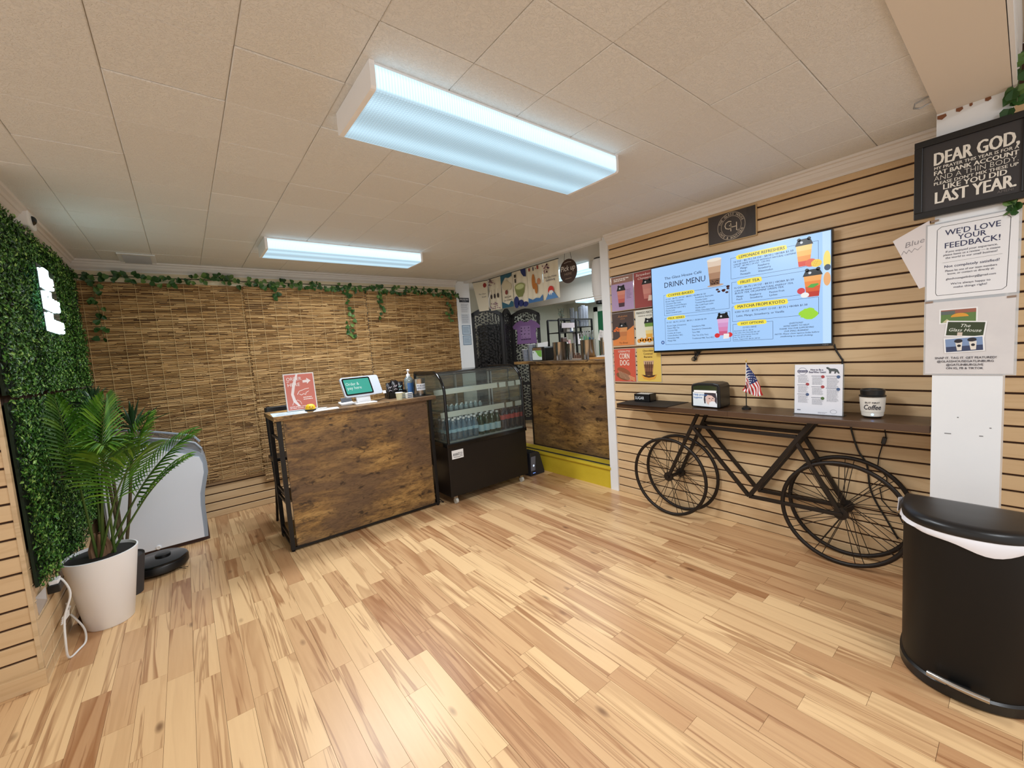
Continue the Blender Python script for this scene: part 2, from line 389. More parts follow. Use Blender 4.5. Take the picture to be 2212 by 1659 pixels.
# front ceiling edge and beam that crosses the room, carried by the white pillar
bm_ = struct('ceiling_beam', MB().box(-2.3, .064, 2.333, 3.11, .283, 2.62), M('beam_paint', (220, 211, 198), .7))
fas = MB()
for k, (z0, z1, d) in enumerate(((2.333, 2.36, .012), (2.36, 2.40, .005), (2.40, 2.412, .012), (2.412, 2.45, .006), (2.45, 2.462, .013), (2.462, 2.52, .006), (2.52, 2.62, .018))): fas.box(-2.3, .064-d, z0, 3.0, .066, z1)
build('fluted_fascia', fas, WHITE, bm_)
pil = struct('wall_pillar', MB().box(2.80, .066, 0, 3.11, .285, 2.334), WHITE)
chip = MB(); f = RW(2.7995)
for u, v, a, b in ((-.283, 2.316, .030, .013), (-.225, 2.322, .022, .010), (-.185, 2.325, .010, .006), (-.14, 2.324, .018, .007)): chip.poly(f, [(u, v-b*.4), (u+a*.5, v-b), (u+a, v-b*.2), (u+a*.9, v+.009), (u, v+.009)], .0008)
build('peeled_patch', chip, M('bare_brown_board', (132, 84, 56), .8), pil)
sc_ = MB(); f = RW(2.7995)
for u, v, a in ((-.24, .86, .022), (-.13, .86, .012), (-.155, .475, .016), (-.2, .94, .005), (-.1, .90, .006)): sc_.rect(f, u, v, u+a, v+.004, .0006); 
build('scuff_mark', sc_, ink(120, 120, 122), pil)
# kitchen beyond the opening in the right wall
tr = struct('trim_1', MB().box(3.086, 2.384, 0, 3.20, 2.472, 2.353), WHITE)
struct('trim_2', MB().box(2.966, 4.775, 0, 3.152, 4.90, 2.353), WHITE)
struct('trim_3', MB().box(2.935, 4.768, 0, 2.968, 4.815, 2.335), WHITE)
struct('trim_4', MB().box(3.07, 2.44, 2.328, 3.125, 4.80, 2.353), CROWN)
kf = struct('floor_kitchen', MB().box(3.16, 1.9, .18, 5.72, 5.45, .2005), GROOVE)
mk = MB(); rr = random.Random(9)
for i in range(26):
    x = 3.16+i*.0972; y = 1.9-rr.random()*.5
    while y < 5.4:
        L = rr.choice((.34, .48, .64)); mk.box(x, max(y, 1.9), .2005, min(x+.0962, 5.7), min(y+L-.001, 5.4), .21); y += L
build('kitchen_planks', mk, FLOOR, kf, recalc=False, kind='stuff')
st = struct('floor_step', MB().box(3.098, 2.43, 0, 3.17, 4.80, .205), YELLOW)
build('step_nosing', MB().box(3.078, 2.462, .186, 3.16, 4.77, .213), YELLOW, st, bevel=.006)
build('step_tread', MB().box(3.12, 2.43, .205, 3.275, 4.80, .2135), YELLOW, st)
build('grip_strip', MB().box(3.118, 2.45, .2125, 3.150, 4.70, .2155), M('grip_tape', (40, 39, 36), .9), st)
struct('wall_kitchen_end', MB().box(3.14, 5.40, 0, 5.75, 5.5, 2.4), KWALL)
struct('wall_kitchen_side', MB().box(5.70, 3.42, 0, 5.8, 5.5, 2.4).box(5.70, 1.9, 1.97, 5.8, 3.42, 2.4).box(5.70, 1.9, 0, 5.8, 2.3, 2.0), KWALL)
struct('wall_kitchen_near', MB().box(3.22, 1.8, 0, 5.8, 1.9, 2.4), KWALL)
struct('ceiling_kitchen', MB().box(3.125, 1.8, 2.353, 4.45, 5.5, 2.40), PLASTER)
struct('ceiling_kitchen_low', MB().box(4.45, 1.8, 2.16, 5.8, 5.5, 2.20), CROWN)
struct('trim_5', MB().box(4.42, 1.9, 2.035, 4.50, 5.40, 2.36), PLASTER)
d1 = struct('door_1'); build('door_panel', MB().box(5.655, 3.78, .21, 5.70, 4.64, 1.95), M('green_door_paint', (24, 84, 52), .5), d1, bevel=.004)
build('door_frame', MB().box(5.66, 4.64, .21, 5.72, 4.73, 2.03).box(5.66, 3.70, 1.95, 5.72, 4.73, 2.03), KWALL, d1)
build('door_handle', MB().tube([(5.655, 3.85, 1.2), (5.61, 3.85, 1.2), (5.61, 3.95, 1.2)], .01), STEEL, d1, smooth=40)
# crown moulding
CP = [(0, 0), (.008, 0), (.012, .014), (.030, .030), (.040, .050), (.046, .052), (.052, .066), (.066, .070), (.070, .083), (0, .083)]
n = len(CP); zb = 2.270
def crown(name, ring0, ring1):
    m = MB().add(ring0+ring1, [tuple(range(n)), tuple(range(2*n-1, n-1, -1))]+[(i, (i+1) % n, n+(i+1) % n, n+i) for i in range(n)]); return struct(name, m, CROWN)
crown('trim_6', [(XL+p, YB-p+.0, zb+q) for p, q in CP], [(2.94, YB-p, zb+q) for p, q in CP])
crown('trim_7', [(XL+p, 2.82, zb+q) for p, q in CP], [(XL+p, YB-p, zb+q) for p, q in CP])
crown('trim_8', [(XR-p, .285, zb+q) for p, q in CP], [(XR-p, 2.386, zb+q) for p, q in CP])
struct('trim_9', MB().box(XL, 4.788, 2.238, 2.94, 4.813, 2.272), CREAM)
struct('trim_10', MB().box(XL+.03, 4.780, 2.165, 2.94, 4.813, 2.228), CREAM)
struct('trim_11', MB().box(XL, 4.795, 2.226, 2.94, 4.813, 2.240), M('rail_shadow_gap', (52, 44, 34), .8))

# ================================================================ ceiling lights
def bands(name, strength, ax, c0, half):
    m, t = base(name, .25); g = t.n.new('ShaderNodeNewGeometry'); sp = t.n.new('ShaderNodeSeparateXYZ'); t.l(g.outputs['Position'], sp.inputs[0])
    x = t.math('DIVIDE', t.math('SUBTRACT', sp.outputs[ax], c0), half)           # -1..1 across the lens
    tb = t.math('SUBTRACT', t.math('ABSOLUTE', x), .52)
    glow_ = t.math('POWER', 2.718, t.math('MULTIPLY', t.math('MULTIPLY', tb, tb), -14.0))
    sd = t.math('POWER', t.math('MINIMUM', t.math('ABSOLUTE', x), 1.0), 40.0)
    e = t.math('ADD', t.math('ADD', t.math('MULTIPLY', glow_, .36), .60), t.math('MULTIPLY', sd, .9))
    w1 = t.new('ShaderNodeTexWave', wave_type='BANDS', i_Scale=30.0); t.l(t.pos((1, 1, 0)), w1.inputs['Vector']); w2 = t.new('ShaderNodeTexWave', wave_type='BANDS', i_Scale=30.0); w2.bands_direction = 'Y'; t.l(t.pos((1, 1, 0)), w2.inputs['Vector'])
    pz_ = t.math('ADD', t.math('MULTIPLY', t.math('MULTIPLY', w1.outputs['Fac'], w2.outputs['Fac']), .34), .93)
    t.l(t.math('MULTIPLY', t.math('MULTIPLY', e, pz_), strength), t.b.inputs['Emission Strength'])
    t.b.inputs['Emission Color'].default_value = (*lin((188, 226, 246)), 1); t.b.inputs['Base Color'].default_value = (*lin((120, 132, 140)), 1)
    ck = t.new('ShaderNodeTexWave', wave_type='BANDS', i_Scale=38.0); ck.bands_direction = 'DIAGONAL'; t.l(t.pos((1, 1, .2)), ck.inputs['Vector']); t.bump(ck.outputs['Fac'], .5, .002)
    return m
def fixture(label, x0, x1, y0, y1, zc, along='X', watts=LAMP_W, strength=1.0, group=None):
    cx, cy = (x0+x1)/2, (y0+y1)/2; th = thing('ceiling_light', label, 'light', (cx, cy, zc-.088), group)
    H = .088
    def pt(l, c, z): return (cx+l, cy+c, zc-z) if along == 'X' else (cx+c, cy+l, zc-z)
    L = ((x1-x0) if along == 'X' else (y1-y0))/2; W = ((y1-y0) if along == 'X' else (x1-x0))/2
    prof = [(-W+.002, .010), (-W, .03), (-W+.001, H-.010), (-W+.006, H-.003), (-W+.016, H-.001), (0, H), (W-.016, H-.001), (W-.006, H-.003), (W-.001, H-.010), (W, .03), (W-.002, .010)]
    k = len(prof); m = MB()
    for s in (-1, 1): m.v += [pt(s*(L-.014), c, z) for c, z in prof]
    m.f += [(i, i+1, k+i+1, k+i) for i in range(k-1)]
    build('prismatic_lens', m, bands('lens_'+str(len(bpy.data.materials)), strength, 1 if along == 'X' else 0, cy if along == 'X' else cx, W), th, smooth=50)
    for s in (-1, 1):
        e = MB(); pr = [(-W-.003, 0)]+[(c*1.01, z+.001) for c, z in prof]+[(W+.003, 0)]; q = len(pr)
        e.v += [pt(s*(L-.018), c, z) for c, z in pr]+[pt(s*L, c, z) for c, z in pr]
        e.f += [tuple(range(q)), tuple(range(2*q-1, q-1, -1))]+[(i, (i+1) % q, q+(i+1) % q, q+i) for i in range(q)]
        build('end_cap', e, WHITEP, th)
    hb = MB(); a, b = pt(-L+.01, -W+.004, 0), pt(L-.01, W-.004, .014); hb.box(*[min(p, q) for p, q in zip(a, b)], *[max(p, q) for p, q in zip(a, b)]); build('housing', hb, WHITEP, th)
    for dx, rot, pw in ((0, (0, 0, 0), watts),):
        la = bpy.data.lights.new('lamp_light', 'AREA'); la.shape = 'RECTANGLE'; la.size = 2*L-.06; la.size_y = 2*W-.04; la.energy = pw; la.color = LAMP_COL
        lo = bpy.data.objects.new('lamp_light', la); C.objects.link(lo); lo.parent = th; lo.location = (0, 0, -.006); lo.rotation_euler = (0, 0, 0 if along == 'X' else math.pi/2)
    return th
fixture('long prismatic ceiling light above the open floor', .565, 1.850, 1.335, 1.690, ZC)
fixture('prismatic ceiling light above the order counter', .570, 1.850, 3.545, 3.870, ZC, strength=1.1)
fixture('ceiling light half behind the hanging pick up sign', 3.76, 4.10, 3.16, 4.10, 2.353, 'Y', 8, 1.6)
fixture('small ceiling light in the low ceilinged back of the kitchen', 5.0, 5.32, 3.40, 4.55, 2.16, 'Y', 16, 1.6)
fixture('extra ceiling light added as fill, unseen in the front of the shop', .4, 1.65, -1.25, -.90, 2.62, watts=LAMP_W)  # unseen fixture added behind the camera to brighten the room

# ================================================================ left side: hedge, neon sign, blinds, vines
hm = MB(); leaf_me = []
for vseed in range(4):
    r_ = random.Random(20+vseed); m = MB()
    for k in range(2300):
        y, z = r_.uniform(-.232, .232), r_.uniform(-.224, .224); x = r_.uniform(.008, .05)
        a = r_.uniform(0, 6.28); s = r_.uniform(.008, .0135); tlt = r_.uniform(-.9, .9); t2 = r_.uniform(-.9, .9)
        u = Vector((math.sin(tlt)*.7, math.cos(a), math.sin(a))).normalized(); v = Vector((math.sin(t2)*.7, -math.sin(a), math.cos(a))).normalized(); nn = u.cross(v)*.25
        p = Vector((x, y, z))
        m.add([p-u*s, p+v*s*.55+nn*s, p+u*s, p-v*s*.55+nn*s], [(0, 1, 2), (0, 2, 3)])
    leaf_me.append(m)
leaf_me = [mesh_of('leaves', m, HEDGE) for m in leaf_me]
backing_me = mesh_of('backing', MB().box(-.004, -.222, -.216, .006, .222, .216), M('hedge_backing', (16, 34, 14), .9))
rr = random.Random(5)
for i in range(4):
    for j in range(4):
        y = 3.07+i*.48; z = .635+j*.464
        dz = -.03 if i == 1 and j == 0 else (.03 if i == 0 and j == 0 else 0)
        o = bpy.data.objects.new('hedge_mat', backing_me); C.objects.link(o); o.location = (-.636+(.012 if (i+j) % 2 and i else 0), y, z+dz)
        tag(o, 'square mat of small green artificial boxwood leaves on the wall', 'hedge panel', 'artificial hedge mats')
        l_ = inst('leaves', leaf_me[rr.randrange(4)], o, (0, 0, 0), (math.pi*(rr.randrange(2)), 0, 0)); l_['kind'] = 'stuff'
# neon sign
ns = thing('neon_sign', 'glowing white script neon sign mounted on the leafy green wall', 'neon sign', (-.57, 3.6, 1.66))
nfr = Fr((-.563, 3.405, 1.665), (0,1,0), (0,0,1), (1,0,0))
def neon(s, u, v, w_, h, nm):
    cu = bpy.data.curves.new('t', 'FONT'); cu.body = s; cu.shear = .25; cu.resolution_u = 3; cu.fill_mode = 'NONE'; cu.bevel_depth = .022; cu.bevel_resolution = 1; cu.offset = -.012
    o = bpy.data.objects.new('t', cu); me = bpy.data.meshes.new_from_object(o); vs = [tuple(p.co) for p in me.vertices]; x0 = min(p[0] for p in vs); x1 = max(p[0] for p in vs); k = h/CAP; kx = w_/(x1-x0)
    nm.add([nfr.P(u+(p[0]-x0)*kx, v+p[1]*k, .006+p[2]*k*2) for p in vs], [tuple(q.vertices) for q in me.polygons]); bpy.data.objects.remove(o); bpy.data.meshes.remove(me); bpy.data.curves.remove(cu)
nm = MB()
for a in (('The', .06, .265, .20, .105), ('Glass', .01, .145, .34, .10), ('House', .02, .02, .36, .10)): neon(*a, nm)
build('neon_tube_lettering', nm, M('neon_white', (214, 252, 255), .3, emit=8.0), ns)
build('clear_backing_board', MB().prism(nfr, [(-.005, .01), (.385, .01), (.385, .385), (-.005, .385)], -.006, -.002), clear('neon_acrylic', (236, 250, 250), .12, .1, (200, 236, 236)), ns)
# bamboo blinds
for (x0, x1, zb_, yy, lab, sd) in ((-.60, .545, .338, 4.772, 'bamboo reed blind reaching into the corner by the hedge', 1), (.535, 1.722, .255, 4.760, 'bamboo reed blind hanging behind the order counter, lowest hem', 2), (1.728, 2.932, .30, 4.772, 'bamboo reed blind hanging beside the white post with notices', 3)):
    th = thing('bamboo_blind', lab, 'blind', ((x0+x1)/2, yy, zb_), 'bamboo blinds on the back wall'); r_ = random.Random(sd); m = MB(); z = zb_
    top = 2.178
    while z < top:
        x = x0+r_.uniform(-.006, .006); h = .0076
        wav = r_.uniform(-.001, .001)
        while x < x1-.01:
            L = min(r_.uniform(.05, .26), x1+r_.uniform(-.006, .006)-x); hh = r_.uniform(.0036, .0080)/2; d = r_.uniform(0, .006); sl = r_.uniform(-.0024, .0024); zz = z+h/2+r_.uniform(-.001, .001)
            m.add([(x, yy-d, zz-hh-sl), (x+L, yy-d, zz-hh+sl), (x+L, yy-d-.003, zz+sl), (x, yy-d-.003, zz-sl), (x+L, yy-d, zz+hh+sl), (x, yy-d, zz+hh-sl)], [(0, 1, 2, 3), (3, 2, 4, 5)])
            x += L+r_.choice((.0, .001, .003))
        z += h
    build('reeds', m, REED, th, recalc=False, kind='stuff')
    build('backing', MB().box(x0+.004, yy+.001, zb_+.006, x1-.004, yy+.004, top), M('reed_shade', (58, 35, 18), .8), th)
    build('head_rail', MB().box(x0, yy-.002, top-.012, x1, yy+.012, top+.004), M('rail_wood', (104, 72, 40), .6), th)
    cm = mesh_of('cord', MB().box(-.0013, -.0015, zb_-top, .0013, 0, 0), M('blind_cord', (196, 166, 116), .8))
    nx = int((x1-x0)/.108)
    for k in range(nx+1): inst('cord', cm, th, Vector((x0+.03+k*(x1-x0-.06)/nx, yy-.0095, top))-th.location)
# ivy garland: heart shaped leaves on a thin stem
def leaf_mesh(s, name='ivy_leaf', mat=IVY):
    pts = [(0, -.1), (.32, -.16), (.5, .12), (.4, .5), (0, 1.0), (-.4, .5), (-.5, .12), (-.32, -.16)]
    m = MB().add([(x*s, -abs(x)*s*.35, y*s-.3*s) for x, y in pts]+[(0, .0, .3*s-.3*s)], [(i, (i+1) % 8, 8) for i in range(8)]); return mesh_of(name, m, mat)
ivy = [leaf_mesh(s) for s in (.034, .040, .046)]
def garland(name, label, pts, per, spread, seed, cat='vine', depth=.02, face=0, group=None):
    r_ = random.Random(seed); th = thing(name, label, cat, pts[0], group); path = []
    for a, b in zip(pts, pts[1:]):
        a, b = Vector(a), Vector(b); k = max(2, int((b-a).length/.042)); path += [a.lerp(b, i/k)+Vector((r_.uniform(-.006, .006), r_.uniform(-.004, .004), r_.uniform(-.012, .012))) for i in range(k)]
    path.append(Vector(pts[-1])); build('stem', MB().tube(path, .002, 5), M('ivy_stem', (74, 92, 48), .6), th)
    for p in path:
        for k in range(per if r_.random() < .85 else per+1):
            q = p+Vector((r_.uniform(-spread, spread) if not face else r_.uniform(-.01, .01), r_.uniform(-depth, 0.004) if not face else r_.uniform(-spread, spread), r_.uniform(-spread, spread)))
            inst('leaf', r_.choice(ivy), th, q-th.location, (r_.uniform(-.6, .3), r_.uniform(0, 6.28), r_.uniform(-.5, .5)+face))
    return th
GY = 4.735
garland('ivy_garland', 'long ivy garland strung along the top of the blinds', [(-.60, GY+.02, 2.205), (-.25, GY, 2.215), (.05, GY, 2.19), (.32, GY, 2.25), (.6, GY, 2.20), (.95, GY, 2.22), (1.3, GY, 2.19), (1.7, GY, 2.20), (2.05, GY, 2.19), (2.45, GY, 2.20), (2.92, GY, 2.155)], 3, .040, 3)
for k, (x, ln, ds) in enumerate(((-.5, .46, 'ivy strand hanging in the corner beside the hedge'), (.80, .13, 'short ivy tuft dangling below the garland'), (1.50, .54, 'longest ivy strand hanging straight down the blinds'), (1.86, .28, 'ivy strand hanging beside the seam of the blinds'), (2.78, .38, 'ivy strand hanging near the white post with notices'))):
    for dx in ((-.045, .03) if ln > .2 else (0,)): pass
    garland('hanging_ivy', ds, [(x, GY, 2.19), (x+.01, GY+.005, 2.19-ln*.5), (x+.02, GY+.008, 2.19-ln)], 2, .045 if ln > .2 else .03, 30+k, depth=.012)
# ceiling vent and security camera
v = thing('ceiling_vent', 'white louvred air vent in the ceiling', 'vent', (-.2, 4.57, 2.345))
build('frame', MB().box(-.31, 4.42, 2.345, -.08, 4.455, 2.353).box(-.31, 4.69, 2.345, -.08, 4.725, 2.353).box(-.31, 4.455, 2.345, -.28, 4.69, 2.353).box(-.11, 4.455, 2.345, -.08, 4.69, 2.353), WHITE, v)
for k in range(6): build('louvre', MB().obox((-.195, 4.475+k*.041, 2.343), (.085, 0, 0), (0, .017, -.010), (0, .0012, .002)), M('vent_grey', (170, 172, 176), .4), v)
v = thing('security_camera', 'small white camera with a black lens on the crown moulding', 'camera', (-.60, 3.52, 2.25))
build('housing', MB().box(-.645, 3.46, 2.262, -.572, 3.60, 2.348), WHITEP, v, bevel=.01)
lens = build('lens', MB().lathe([(.026, 0), (.026, .006), (.02, .012), (0, .016)], n=20), BLACKG, v, smooth=40, local=True); lens.location = (.022, -.005, .052); lens.rotation_euler = (math.radians(35), math.radians(115), 0)

# ================================================================ plants
def frond(th, base_p, az, el, stem, length, leaf, droop, seed, n=23, roll=0):
    r_ = random.Random(seed); p = Vector(base_p); path = [p.copy()]; e = el; steps = 24; tot = stem+length
    for i in range(steps):
        f_ = i/steps; e -= droop*(.25 if f_ < stem/tot else 1)*(1.6*f_+.2)/steps
        p = p+Vector((math.cos(az)*math.cos(e), math.sin(az)*math.cos(e), math.sin(e)))*tot/steps; path.append(p.copy())
    rs = [.0075*(1-.8*i/steps) for i in range(steps+1)]
    fo = MB(); i0 = int(steps*stem/tot)
    for k in range(n):
        f_ = i0+(steps-i0)*(k+.3)/n; i = min(int(f_), steps-1); q = path[i].lerp(path[i+1], f_-i); d = (path[i+1]-path[i]).normalized()
        side = d.cross(Vector((0, 0, 1))); side = side.normalized() if side.length > .05 else Vector((1, 0, 0))
        if roll: side = Matrix.Rotation(roll, 3, d) @ side
        up = side.cross(d); t = (k+.5)/n; L = leaf*(math.sin(math.pi*(.18+.74*t))**.8)
        for s in (-1, 1):
            dirn = (side*s*(.95-.5*t)+d*(.35+.75*t)+up*.12).normalized(); w_ = .0058+.0018*math.sin(math.pi*t); wv = dirn.cross(up).normalized()
            a = q; b = q+dirn*L*.4+up*.008; c = q+dirn*L*.78-Vector((0, 0, 1))*L*.07; e_ = q+dirn*L-Vector((0, 0, 1))*L*.20
            fo.add([a, b+wv*w_, b-wv*w_, c+wv*w_*.75, c-wv*w_*.75, e_, b+up*.004, c+up*.003], [(0, 1, 6), (0, 6, 2), (1, 3, 7, 6), (6, 7, 4, 2), (3, 5, 7), (7, 5, 4)])
    o = build('frond', fo, PALM, th, recalc=False)
    build('stalk', MB().tube(path, rs, 6), M('palm_stalk', (66, 92, 34), .5), o, smooth=60)
PX, PY = -.475, 3.27
pp = thing('potted_palm', 'artificial palm with broad green fronds in a white tapered pot', 'plant', (PX, PY, 0))
pot = build('pot', MB().lathe([(.098, 0), (.104, .006), (.158, .40), (.160, .41), (.153, .412), (.149, .395), (.145, .36), (0, .36)], PX, PY, 40), WHITEP, pp, smooth=40)
build('inner_liner', MB().lathe([(.0, .384), (.12, .384), (.1485, .396)], PX, PY, 32), M('dark_liner', (34, 32, 32), .6), pot)
for k, (b, az, el, stem, ln, lf, dr, rl) in enumerate((
        ((.0, -.04), 5.45, 1.16, .36, .42, .24, .85, 0), ((-.01, -.03), 4.55, 1.40, .50, .46, .14, .2, 0), ((.01, .0), 5.6, 1.45, .50, .42, .21, .25, 0),
        ((.02, .0), .05, 1.10, .36, .44, .20, .7, .3), ((.06, -.02), 4.9, 1.44, .58, .30, .20, 2.7, 0), ((.03, .02), .75, 1.25, .44, .40, .17, .5, 0),
        ((.04, -.01), 5.95, 1.02, .32, .36, .17, .7, .2), ((.0, .03), 1.3, 1.45, .50, .40, .18, .3, -.3), ((.01, -.03), 5.2, 1.36, .44, .34, .22, 1.5, 0))):
    frond(pp, (PX+b[0], PY+b[1], .38), az, el, stem, ln, lf, dr, 60+k, roll=rl)
for k in range(5):
    a = k*1.26; build('husk', MB().tube([(PX+.03*math.cos(a), PY+.03*math.sin(a), .37), (PX+.035*math.cos(a), PY+.035*math.sin(a), .44), (PX+.02*math.cos(a), PY+.02*math.sin(a), .52)], [.022, .018, .006], 7), M('palm_husk', (122, 92, 66), .8), pp, smooth=50)
yk = thing('spiky_plant', 'dark green spiky leaved plant behind the palm', 'plant', (-.42, 3.58, 0))
build('pot', MB().lathe([(.07, 0), (.10, .24), (.10, .25), (.09, .24)], -.42, 3.58, 24), M('charcoal_pot', (58, 56, 58), .6), yk, smooth=40)
for k, (dx, dy, z, L, sd) in enumerate(((-.03, .0, 1.24, .15, 1), (.13, -.02, 1.06, .22, 2), (.0, .04, .9, .16, 3))):
    build('cane', MB().tube([(-.42, 3.58, .2), (-.42+dx*.5, 3.58+dy, z*.55), (-.42+dx, 3.58+dy, z)], .009, 7), M('cane_bark', (84, 74, 50), .8), yk)
    m = MB(); r_ = random.Random(sd)
    for q in range(26):
        a = q*2.4; e = r_.uniform(-.1, 1.4); d = Vector((math.cos(a)*math.cos(e), math.sin(a)*math.cos(e), math.sin(e))); sdv = d.cross(Vector((0, 0, 1))).normalized()*.011
        p = Vector((-.42+dx, 3.58+dy, z)); LL = L*r_.uniform(.75, 1.1); mid = p+d*LL*.5; m.add([p, mid+sdv, p+d*LL-Vector((0, 0, .02)), mid-sdv], [(0, 1, 2), (0, 2, 3)])
    build('leaf_tuft', m, YUCCA, yk, recalc=False)
# cables and little floor plug next to the pot
def cable(name, label, pts, r, mat, cat='cable', sub=6):
    P = [Vector(p) for p in pts]; out = []
    for i in range(len(P)-1):
        p0, p1, p2, p3 = P[max(i-1, 0)], P[i], P[i+1], P[min(i+2, len(P)-1)]
        for k in range(sub):
            t = k/sub; out.append(.5*((2*p1)+(-p0+p2)*t+(2*p0-5*p1+4*p2-p3)*t*t+(-p0+3*p1-3*p2+p3)*t**3))
    out.append(P[-1]); o = build(name, MB().tube(out, r, 7), mat, smooth=60)
    if label: tag(o, label, cat)
    return o
WC = M('white_cable', (226, 224, 220), .5)
cable('white_cable', 'white cord looping from the hedge wall down to the floor', [(-.625, 3.10, .375), (-.60, 3.08, .38), (-.575, 3.06, .30), (-.600, 3.02, .20), (-.60, 2.97, .10), (-.598, 2.97, .012), (-.57, 3.03, .008), (-.555, 3.10, .010), (-.57, 3.18, .05), (-.62, 3.24, .12)], .005, WC)
cb = thing('coiled_cord', 'bunched white cord tied against the low slatted wall', 'cable', (-.62, 3.16, .16))
for k in range(4): build('strand', MB().tube([(-.62, 3.04+.01*k, .16+.006*k), (-.60, 3.10, .175+.008*k), (-.61, 3.18+.008*k, .19-.004*k), (-.63, 3.24, .17+.006*k)], .0035, 6), WC, cb)
pk = thing('power_adapter', 'black power adapter with white plug under the hedge', 'adapter', (-.62, 3.05, .36))
build('adapter_body', MB().box(-.645, 3.03, .335, -.600, 3.12, .375), BLACKP, pk, bevel=.004); build('plug', MB().box(-.64, 3.04, .375, -.605, 3.10, .395), WHITEP, pk, bevel=.003)
tag(build('foil_scrap', MB().add([(-.648, 2.85, .40), (-.63, 2.95, .41), (-.635, 2.97, .33), (-.65, 2.93, .30), (-.645, 2.86, .31), (-.625, 2.91, .36)], [(0, 1, 5), (1, 2, 5), (2, 3, 5), (3, 4, 5), (4, 0, 5)]), M('crumpled_foil', (205, 204, 204), .3, .6)), 'crumpled silvery scrap stuck below the hedge near the corner', 'scrap')
tag(build('floor_plug', MB().lathe([(.03, 0), (.032, .03), (.02, .05), (0, .055)], -.59, 3.36, 16), M('brown_plug', (66, 42, 30), .5), smooth=40), 'small dark brown knob on the floor behind the white pot', 'knob')

# ================================================================ chest freezer and robot vacuum
fz = thing('chest_freezer', 'white chest freezer with grey rim and glass sliding top', 'freezer', (-.28, 4.45, 0))
side = [(-.562, .03), (.020, .03), (.026, .16), (.026, .30), (.034, .40), (.058, .50), (.074, .566), (.074, .64), (.058, .70), (.03, .738), (-.02, .768), (-.20, .84), (-.40, .905), (-.562, .932)]
ff = FW(0)
GREYP = M('grey_blue_plastic', (150, 160, 172), .4)
build('rim', MB().prism(ff, side, -4.215, -4.70), GREYP, fz, smooth=35)
cx_, cz_ = -.30, .45
ins = [(-.55, .035)]+[(x-.030 if x > -.5 else x+.02, z-.030 if z > .7 else z) for x, z in side[1:-1]]+[(-.55, .90)]
ins[1] = (-.006, .035)
build('side_panel', MB().prism(ff, ins, -4.205, -4.216), M('freezer_white', (232, 238, 248), .35), fz)
lid = [(-.562, .932), (-.40, .905), (-.20, .84), (-.02, .768), (.045, .722), (.05, .76), (.012, .815), (-.05, .842), (-.20, .887), (-.40, .945), (-.562, .966)]
build('sliding_glass', MB().prism(ff, lid, -4.24, -4.69), clear('freezer_glass', (170, 180, 186), .25), fz)
for y_ in (4.235, 4.69): build('lid_frame', MB().tube([(x, y_, z) for x, z in lid[5:]], .009, 8), GREYP, fz, smooth=60)
build('plinth', MB().box(-.55, 4.23, 0, .03, 4.68, .035), M('plinth_brown', (62, 36, 28), .6), fz)
dcp = build('drain_cap', MB().lathe([(.016, 0), (.016, .006), (.008, .008), (.006, .004), (0, .004)], n=18), WHITEP, fz, smooth=40, local=True)
dcp.location = (-.295+.28, 4.205-4.45, .048); dcp.rotation_euler = (math.pi/2, 0, 0)
rv = thing('robot_vacuum', 'round black robot vacuum on the floor beside the freezer', 'vacuum', (-.28, 3.86, 0))
build('body', MB().lathe([(.150, .012), (.165, .02), (.168, .05), (.165, .078), (.150, .086), (0, .088)], -.28, 3.86, 40), BLACKG, rv, smooth=35)
build('bumper', MB().lathe([(.166, .022), (.171, .026), (.171, .066), (.167, .072)], -.28, 3.86, 40), BLACKP, rv, smooth=35)
build('sensor_turret', MB().lathe([(.045, .086), (.045, .099), (.038, .103), (0, .104)], -.255, 3.88, 24), BLACKP, rv, smooth=35)
build('indicator_sticker', MB().obox((-.385, 3.722, .047), (.012, -.009, 0), (0, 0, .011), (.001, .0012, 0)), M('sticker_green', (176, 196, 84), .5), rv)
build('side_brush', MB().tube([(-.17, 3.74, .012), (-.13, 3.70, .008)], .002, 5).tube([(-.17, 3.74, .012), (-.12, 3.73, .008)], .002, 5), BLACKP, rv)
build('base', MB().lathe([(.0, 0), (.13, 0), (.15, .014)], -.28, 3.86, 32), BLACKP, rv)

# ================================================================ order counter
ct = thing('order_counter', 'rustic brown order counter on a black tube frame', 'counter', (1.12, 3.6, 0))
YF, YR = 3.412, 3.785; XA, XB = .505, 1.725
build('front_panel', MB().box(XA+.028, YF-.004, .028, XB-.028, YF+.014, .995), RUST, ct)
build('countertop', MB().box(.468, 3.372, .995, 1.775, 3.822, 1.028), RUST, ct, bevel=.002)
for x in (XA, XB):
    for y in (YF, YR):
        lg = build('leg', MB().box(x-.016 if x < 1 else x-.014, y-.014, .012, x+.014 if x < 1 else x+.016, y+.014, .995), BLACKM, ct, bevel=.002)
        build('levelling_foot', MB().lathe([(.012, 0), (.012, .006), (.005, .008), (.005, .013)], x, y, 12), BLACKP, lg)
for x in (XA, XB):
    for z in (.03, .09, .36, .43, .85, .98): build('side_rail', MB().box(x-.008, YF, z-.008, x+.008, YR, z+.008), BLACKM, ct)
build('front_rail', MB().box(XA, YF-.01, .014, XB, YF+.01, .030), BLACKM, ct); build('rear_rail', MB().box(XA, YR-.01, .36, XB, YR+.01, .38), BLACKM, ct)
for z in (.095, .37): build('shelf', MB().box(XA+.01, YF+.015, z, XB-.01, YR, z+.016), RUST, ct)

